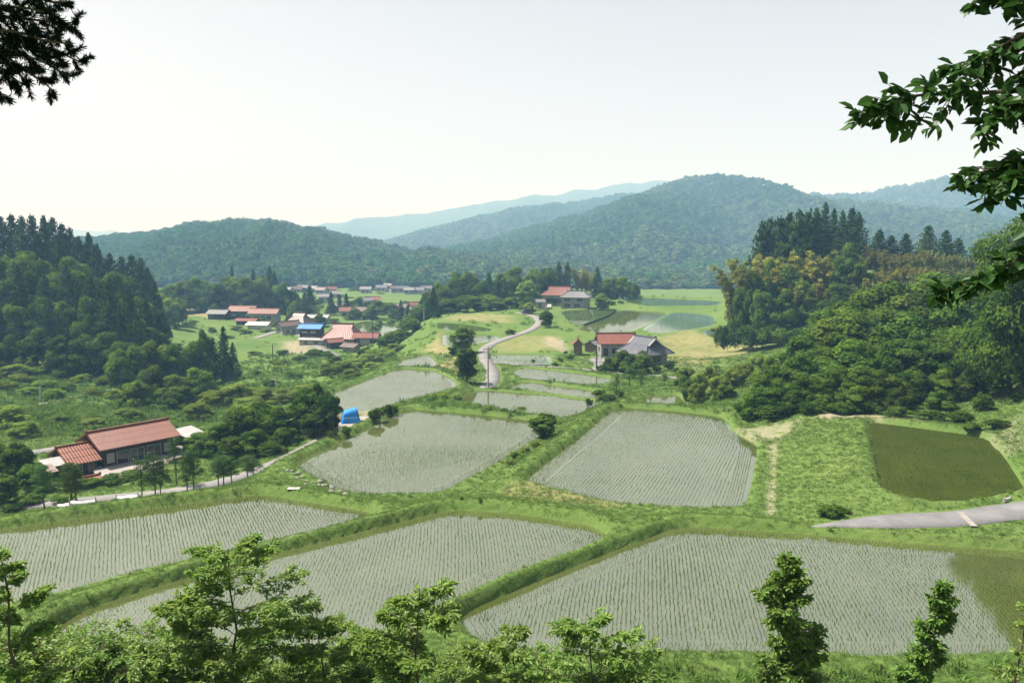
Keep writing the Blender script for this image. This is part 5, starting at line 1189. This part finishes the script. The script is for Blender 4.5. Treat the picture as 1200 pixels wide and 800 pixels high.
hill("ridge", "pale hazy ridge behind the shoulder", [(340, 276), (380, 262), (430, 254), (480, 249), (520, 246), (560, 239), (610, 231), (660, 226), (700, 219), (740, 214), (770, 212), (800, 214), (860, 226), (900, 228), (940, 226), (980, 230), (1040, 240)], 4600, 3400, -22, 51, nx=220, ny=40, spur=.3)
hill("ridge", "palest farthest ridge at the left", [(-60, 280), (20, 276), (90, 271), (130, 271), (200, 277), (300, 285)], 7000, 5600, -24, 61, nx=120, ny=30, spur=.3)

# ------------------------------------------------------------------ the air
mb = MB(); mb.box((0, 4950, 245), (18000, 10300, 580))
hz = NB('haze_air'); pv = hz.n("ShaderNodeVolumePrincipled")
pv.inputs['Color'].default_value = (0.32, 0.63, 1.0, 1); pv.inputs['Absorption Color'].default_value = (1, 1, 1, 1); pv.inputs['Density'].default_value = 0.00043; pv.inputs['Anisotropy'].default_value = 0.0
hz.l(pv.outputs[0], hz.out.inputs['Volume'])
tag(mb.build("haze", hz.m), "pale blue summer haze filling the valley air", None, None, "stuff")
# ------------------------------------------------------------------ near plants with branches and single leaves
def sapling(kind, label, x, y, h, spread, leaf, nleaf, seed, mat='fore', group=None, up=.55, limbs=14, columnar=False, first=.15, zbase=None, name='sapling', tier=.5, lw=.42):
    rs = np.random.RandomState(seed); z = float(gz(x, y)) if zbase is None else zbase
    t = thing(name, label, 'tree', (x, y, z), 0, group)
    wood = MB(); k = 9; tz = np.linspace(0, 1, k)
    tx = np.cumsum(rs.randn(k)) * .018 * h; ty = np.cumsum(rs.randn(k)) * .018 * h; tx -= tx[0]; ty -= ty[0]
    stem = np.stack([tx, ty, tz * h - .15], -1); r0 = .008 * h + .006
    wood.tube(stem, np.linspace(r0, r0 * .15, k), 7)
    tips = []; dirs = []
    for i in range(limbs):
        f = first + (1 - first) * (i + .5) / limbs; j = f * (k - 1); a = int(j); q = j - a; b = min(a + 1, k - 1); p = stem[a] * (1 - q) + stem[b] * q
        an = i * 2.399 + .5 * rs.randn(); g0 = (f - first) / (1 - first); L = spread * (.55 + .55 * rs.rand()) * (min(1, 1.15 * (1.10 - g0) ** .55) if not columnar else min(1, .25 + 2.2 * (1.02 - g0)))
        d = np.array([math.cos(an), math.sin(an), up * (.7 + .6 * rs.rand())]); d /= np.linalg.norm(d)
        n2 = 6; s = np.linspace(0, 1, n2)[:, None]; path = p + d * L * s + np.array([0, 0, -.18 * L]) * s ** 2 + rs.randn(n2, 3) * .02 * L * s
        wood.tube(path, np.linspace(r0 * .4 * (1.15 - f), .004, n2), 5)
        nb = max(6, int(9 + 8 * L / spread))
        for w in range(nb):
            g = .25 + .75 * (w + rs.rand()) / nb; jj = g * (n2 - 1); aa = min(int(jj), n2 - 2); pp = path[aa] * (1 - jj + aa) + path[aa + 1] * (jj - aa)
            da = an + (1 if w % 2 else -1) * (.6 + .5 * rs.rand()); dl = L * (.22 + .25 * rs.rand()) * (1.15 - .5 * g)
            dd = np.array([math.cos(da), math.sin(da), .25 * rs.randn() + .12]); e = pp + dd * dl
            wood.tube([pp, pp * .5 + e * .5 + np.array([0, 0, .02 * dl]), e - np.array([0, 0, .12 * dl])], [.005, .004, .002], 3)
            tips.append((pp, e - np.array([0, 0, .12 * dl])))
    for i in range(3): tips.append((stem[-2], stem[-1] + rs.randn(3) * .1 * spread))
    wood.build('trunk', M['bark'], t, True)
    m = max(3, nleaf // len(tips)); P0 = np.array([a for a, b in tips]); P1 = np.array([b for a, b in tips])
    s = rs.rand(len(tips), m) ** .8; pos = (P0[:, None] + (P1 - P0)[:, None] * s[..., None]).reshape(-1, 3)
    dirv = np.repeat(P1 - P0, m, 0); dirv /= np.linalg.norm(dirv, axis=1, keepdims=True) + 1e-9
    N = len(pos); side = np.cross(dirv, [0, 0, 1]) * np.where(rs.rand(N) < .5, 1, -1)[:, None]
    roll = dirv * .8 + side * (.5 + .5 * rs.rand(N, 1)) + rs.randn(N, 3) * .28 + np.array([0, 0, -.25])
    nr = np.array([0, 0, 1.0]) + rs.randn(N, 3) * tier
    Vv, Ff = leaf_quads(pos + rs.randn(N, 3) * .012, nr, leaf * (.6 + .6 * rs.rand(N)), rs, lw, roll, .10)
    ti = np.clip(.45 + .25 * rs.randn(N) + .25 * (pos[:, 2] / h - .5), 0, 1)
    obj('crown', mesh_np('crown', Vv, Ff, M[mat], False, {'tint': np.repeat(ti, 2)}), t)
    return t
def fore(label, u, vt, Y, wpx, leaf, nleaf, seed, **kw):
    zt = PD(u, vt, Y)[2]; x = UX(u, Y, zt); g = float(gz(x, Y))
    h = zt - g; vis = (PD(u, vt, Y)[2] - PD(u, 800, Y)[2]) * 1.15; kw['first'] = max(.1, 1 - vis / h)
    return sapling('s', label, x, Y, h, wpx * .5 * Y / FPX, leaf, nleaf, seed, **kw)
FG = 'leafy saplings on the near hillside'
fore('largest pale leafy sapling at the lower left in front of the paddies', 290, 626, 12.5, 240, .095, 17000, 1, group=FG, up=.5, limbs=30, lw=.36)
fore('low wide sapling left of the largest one', 235, 690, 12.0, 170, .10, 7500, 2, group=FG, up=.35, limbs=14, lw=.36)
fore('low sapling between the largest one and the centre one', 385, 705, 12.8, 130, .10, 6000, 3, group=FG, up=.5, limbs=12, lw=.36)
fore('centre sapling with drooping pale leaves at the bottom edge', 500, 682, 11.5, 190, .115, 7500, 4, group=FG, up=.6, limbs=14, lw=.36)
fore('open sapling right of the centre one at the bottom edge', 680, 712, 12.5, 190, .10, 6500, 5, group=FG, up=.6, limbs=14, lw=.36)
fore('small sapling between the centre and the open one', 600, 745, 12.0, 110, .10, 3500, 6, group=FG, up=.7, limbs=9, lw=.36)
fore('dark columnar sapling with two leaders at the lower right', 935, 640, 12.0, 90, .11, 8500, 7, group=FG, mat='foredark', columnar=True, limbs=44, up=.9)
fore('narrow dark columnar sapling at the far lower right', 1085, 670, 12.0, 50, .11, 5000, 8, group=FG, mat='foredark', columnar=True, limbs=36, up=.9)
fore('second leader stem left of the columnar sapling top', 910, 655, 12.0, 40, .10, 1200, 17, group=FG, mat='foredark', columnar=True, limbs=26, up=.9)
fore('leafy sapling cut by the left edge of the picture', 2, 650, 9.0, 110, .085, 6000, 9, group=FG, mat='fore', up=.6, limbs=16)
fore('sapling tip with reddish young leaves at the right edge', 1212, 705, 11.0, 70, .09, 700, 10, group=FG, up=.8, limbs=9)
rs = np.random.RandomState(3)
und = [(10, 745, 13, 150), (60, 735, 15, 150), (110, 738, 16, 150), (160, 742, 16, 140), (205, 752, 15, 150), (250, 758, 15, 150), (330, 762, 14, 140), (390, 768, 14, 130), (440, 772, 13.5, 120), (540, 778, 13.5, 130), (25, 770, 11, 160), (90, 772, 11.5, 160), (160, 778, 12, 150), (225, 782, 12, 150), (640, 786, 13, 120), (720, 784, 13, 110)]
for i, (u, vt, Y, w) in enumerate(sorted(und)):
    fore('{} leafy undergrowth bush from the left along the bottom edge'.format(ORD[i]), u, vt, Y, w * 1.1, .105, 2600, 100 + i, group='undergrowth along the bottom edge', up=.7, limbs=14, name='bush', mat='fore' if i % 3 else 'foredark', lw=.36)

# overhanging broadleaf branch, top right
def limb_tree(name, label, base, h, r, limbs, leaf, per, seed, mat, needle=False):
    rs = np.random.RandomState(seed); bz = float(gz(base[0], base[1])); t = thing(name, label, 'tree', (base[0], base[1], bz))
    o0 = np.array([base[0], base[1], bz]); tr = MB()
    tr.tube([(0, 0, -.3), (.05, .04, h * .4), (0, .1, h * .8), (.05, .1, h)], [r * 1.2, r, r * .8, r * .5], 10); tr.build('trunk', M['bark'], t, True)
    Vs, Fs, Ts = [], [], []; n0 = 0
    for path, spread in limbs:
        w = MB(); p = np.array([PD(*q) for q in path]) - o0; p = np.concatenate([[[0, 0, max(1.0, min(h * .95, p[0, 2] - .4))]], p])
        pts = p
        for _ in range(2):
            q = [pts[0]]
            for i in range(len(pts) - 1): q += [pts[i] * .75 + pts[i + 1] * .25, pts[i] * .25 + pts[i + 1] * .75]
            q.append(pts[-1]); pts = np.array(q)
        n = len(pts); w.tube(pts, np.linspace(.012 if needle else .022, .003, n), 6)
        L = np.linalg.norm(np.diff(pts, axis=0), axis=1).cumsum(); tot = L[-1]; first = np.linalg.norm(p[1] - p[0]) * .85
        tw = int((tot - first) / (.022 if needle else .022))
        for k in range(tw):
            s = first + (tot - first) * (k + rs.rand()) / tw; i = min(np.searchsorted(L, s), n - 2); a = pts[i] + (pts[i + 1] - pts[i]) * rs.rand(); d = pts[i + 1] - pts[i]; d /= np.linalg.norm(d)
            side = np.cross(d, rs.randn(3)); side /= np.linalg.norm(side); taper = 1.1 - .75 * (s - first) / (tot - first)
            e = a + (d * .55 + side * .85 + np.array([0, 0, -.18])) * spread * taper * (.4 + .7 * rs.rand())
            w.tube([a, (a + e) / 2 + np.array([0, 0, .01]), e], [.004, .003, .0015], 3)
            m = per; u = rs.rand(m, 1) ** .8; pos = a + (e - a) * u; dv = (e - a) / (np.linalg.norm(e - a) + 1e-9)
            if needle:
                roll = dv * 1.2 + rs.randn(m, 3) * .36; nr = rs.randn(m, 3); V, F = leaf_quads(pos, nr, leaf * (.6 + .6 * rs.rand(m)), rs, .13, roll, 0)
            else:
                roll = dv * .6 + rs.randn(m, 3) * .5 + np.array([0, 0, -.55]); nr = np.array([0, -.25, .8]) + rs.randn(m, 3) * .55; V, F = leaf_quads(pos, nr, leaf * (.55 + .6 * rs.rand(m)), rs, .56, roll, .10)
            Vs.append(V); Fs.append(F + n0); n0 += len(V); Ts.append(np.repeat(np.clip(.5 + .3 * rs.randn(m), 0, 1), 2))
        w.build('branch', M['bark'], t, True)
    obj('crown', mesh_np('crown', np.concatenate(Vs), np.concatenate(Fs), M[mat], False, {'tint': np.concatenate(Ts)}), t)
    return t
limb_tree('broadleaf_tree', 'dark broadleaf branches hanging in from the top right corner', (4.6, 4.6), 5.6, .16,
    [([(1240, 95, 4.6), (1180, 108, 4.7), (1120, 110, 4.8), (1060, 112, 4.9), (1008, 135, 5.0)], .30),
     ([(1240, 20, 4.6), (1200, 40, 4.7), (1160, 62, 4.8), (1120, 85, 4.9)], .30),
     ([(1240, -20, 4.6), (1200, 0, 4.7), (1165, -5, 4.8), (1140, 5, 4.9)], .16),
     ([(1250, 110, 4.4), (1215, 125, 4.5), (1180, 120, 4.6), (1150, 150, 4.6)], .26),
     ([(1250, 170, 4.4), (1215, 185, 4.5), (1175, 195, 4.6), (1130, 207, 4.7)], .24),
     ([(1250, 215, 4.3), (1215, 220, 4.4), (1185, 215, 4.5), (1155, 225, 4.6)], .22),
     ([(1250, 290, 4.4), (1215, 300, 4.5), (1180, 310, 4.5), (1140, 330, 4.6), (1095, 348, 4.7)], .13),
     ([(1250, 255, 4.3), (1225, 262, 4.3), (1205, 268, 4.4)], .14)], .100, 8, 31, 'overhang')
limb_tree('conifer_tree', 'dark conifer boughs hanging in from the top left corner', (-4.0, 3.6), 5.5, .15,
    [([(-60, 40, 3.9), (-20, 45, 4.0), (30, 48, 4.1), (70, 62, 4.2), (96, 74, 4.2)], .22),
     ([(-60, 20, 3.9), (-20, 18, 4.0), (30, 22, 4.1), (60, 26, 4.2), (92, 30, 4.2)], .20),
     ([(-60, 60, 3.9), (-20, 68, 4.0), (20, 78, 4.0), (45, 92, 4.1), (62, 106, 4.1)], .20),
     ([(-60, 0, 3.9), (-20, -5, 4.0), (30, -8, 4.1), (60, 4, 4.1), (78, 2, 4.1)], .16),
     ([(-60, 85, 3.8), (-25, 92, 3.9), (-8, 100, 3.9), (4, 112, 3.9)], .13),
     ([(-60, 30, 3.8), (-20, 34, 3.9), (25, 38, 4.0), (50, 48, 4.0), (84, 52, 4.1)], .20), ([(-60, 50, 3.8), (-20, 58, 3.9), (25, 64, 4.0), (55, 74, 4.0), (80, 90, 4.1)], .20), ([(-60, 10, 3.8), (-20, 8, 3.9), (25, 8, 4.0), (50, 14, 4.0), (70, 18, 4.1)], .20), ([(-60, 70, 3.8), (-20, 80, 3.9), (10, 88, 4.0), (28, 100, 4.0)], .16)], .034, 110, 32, 'needle', True)
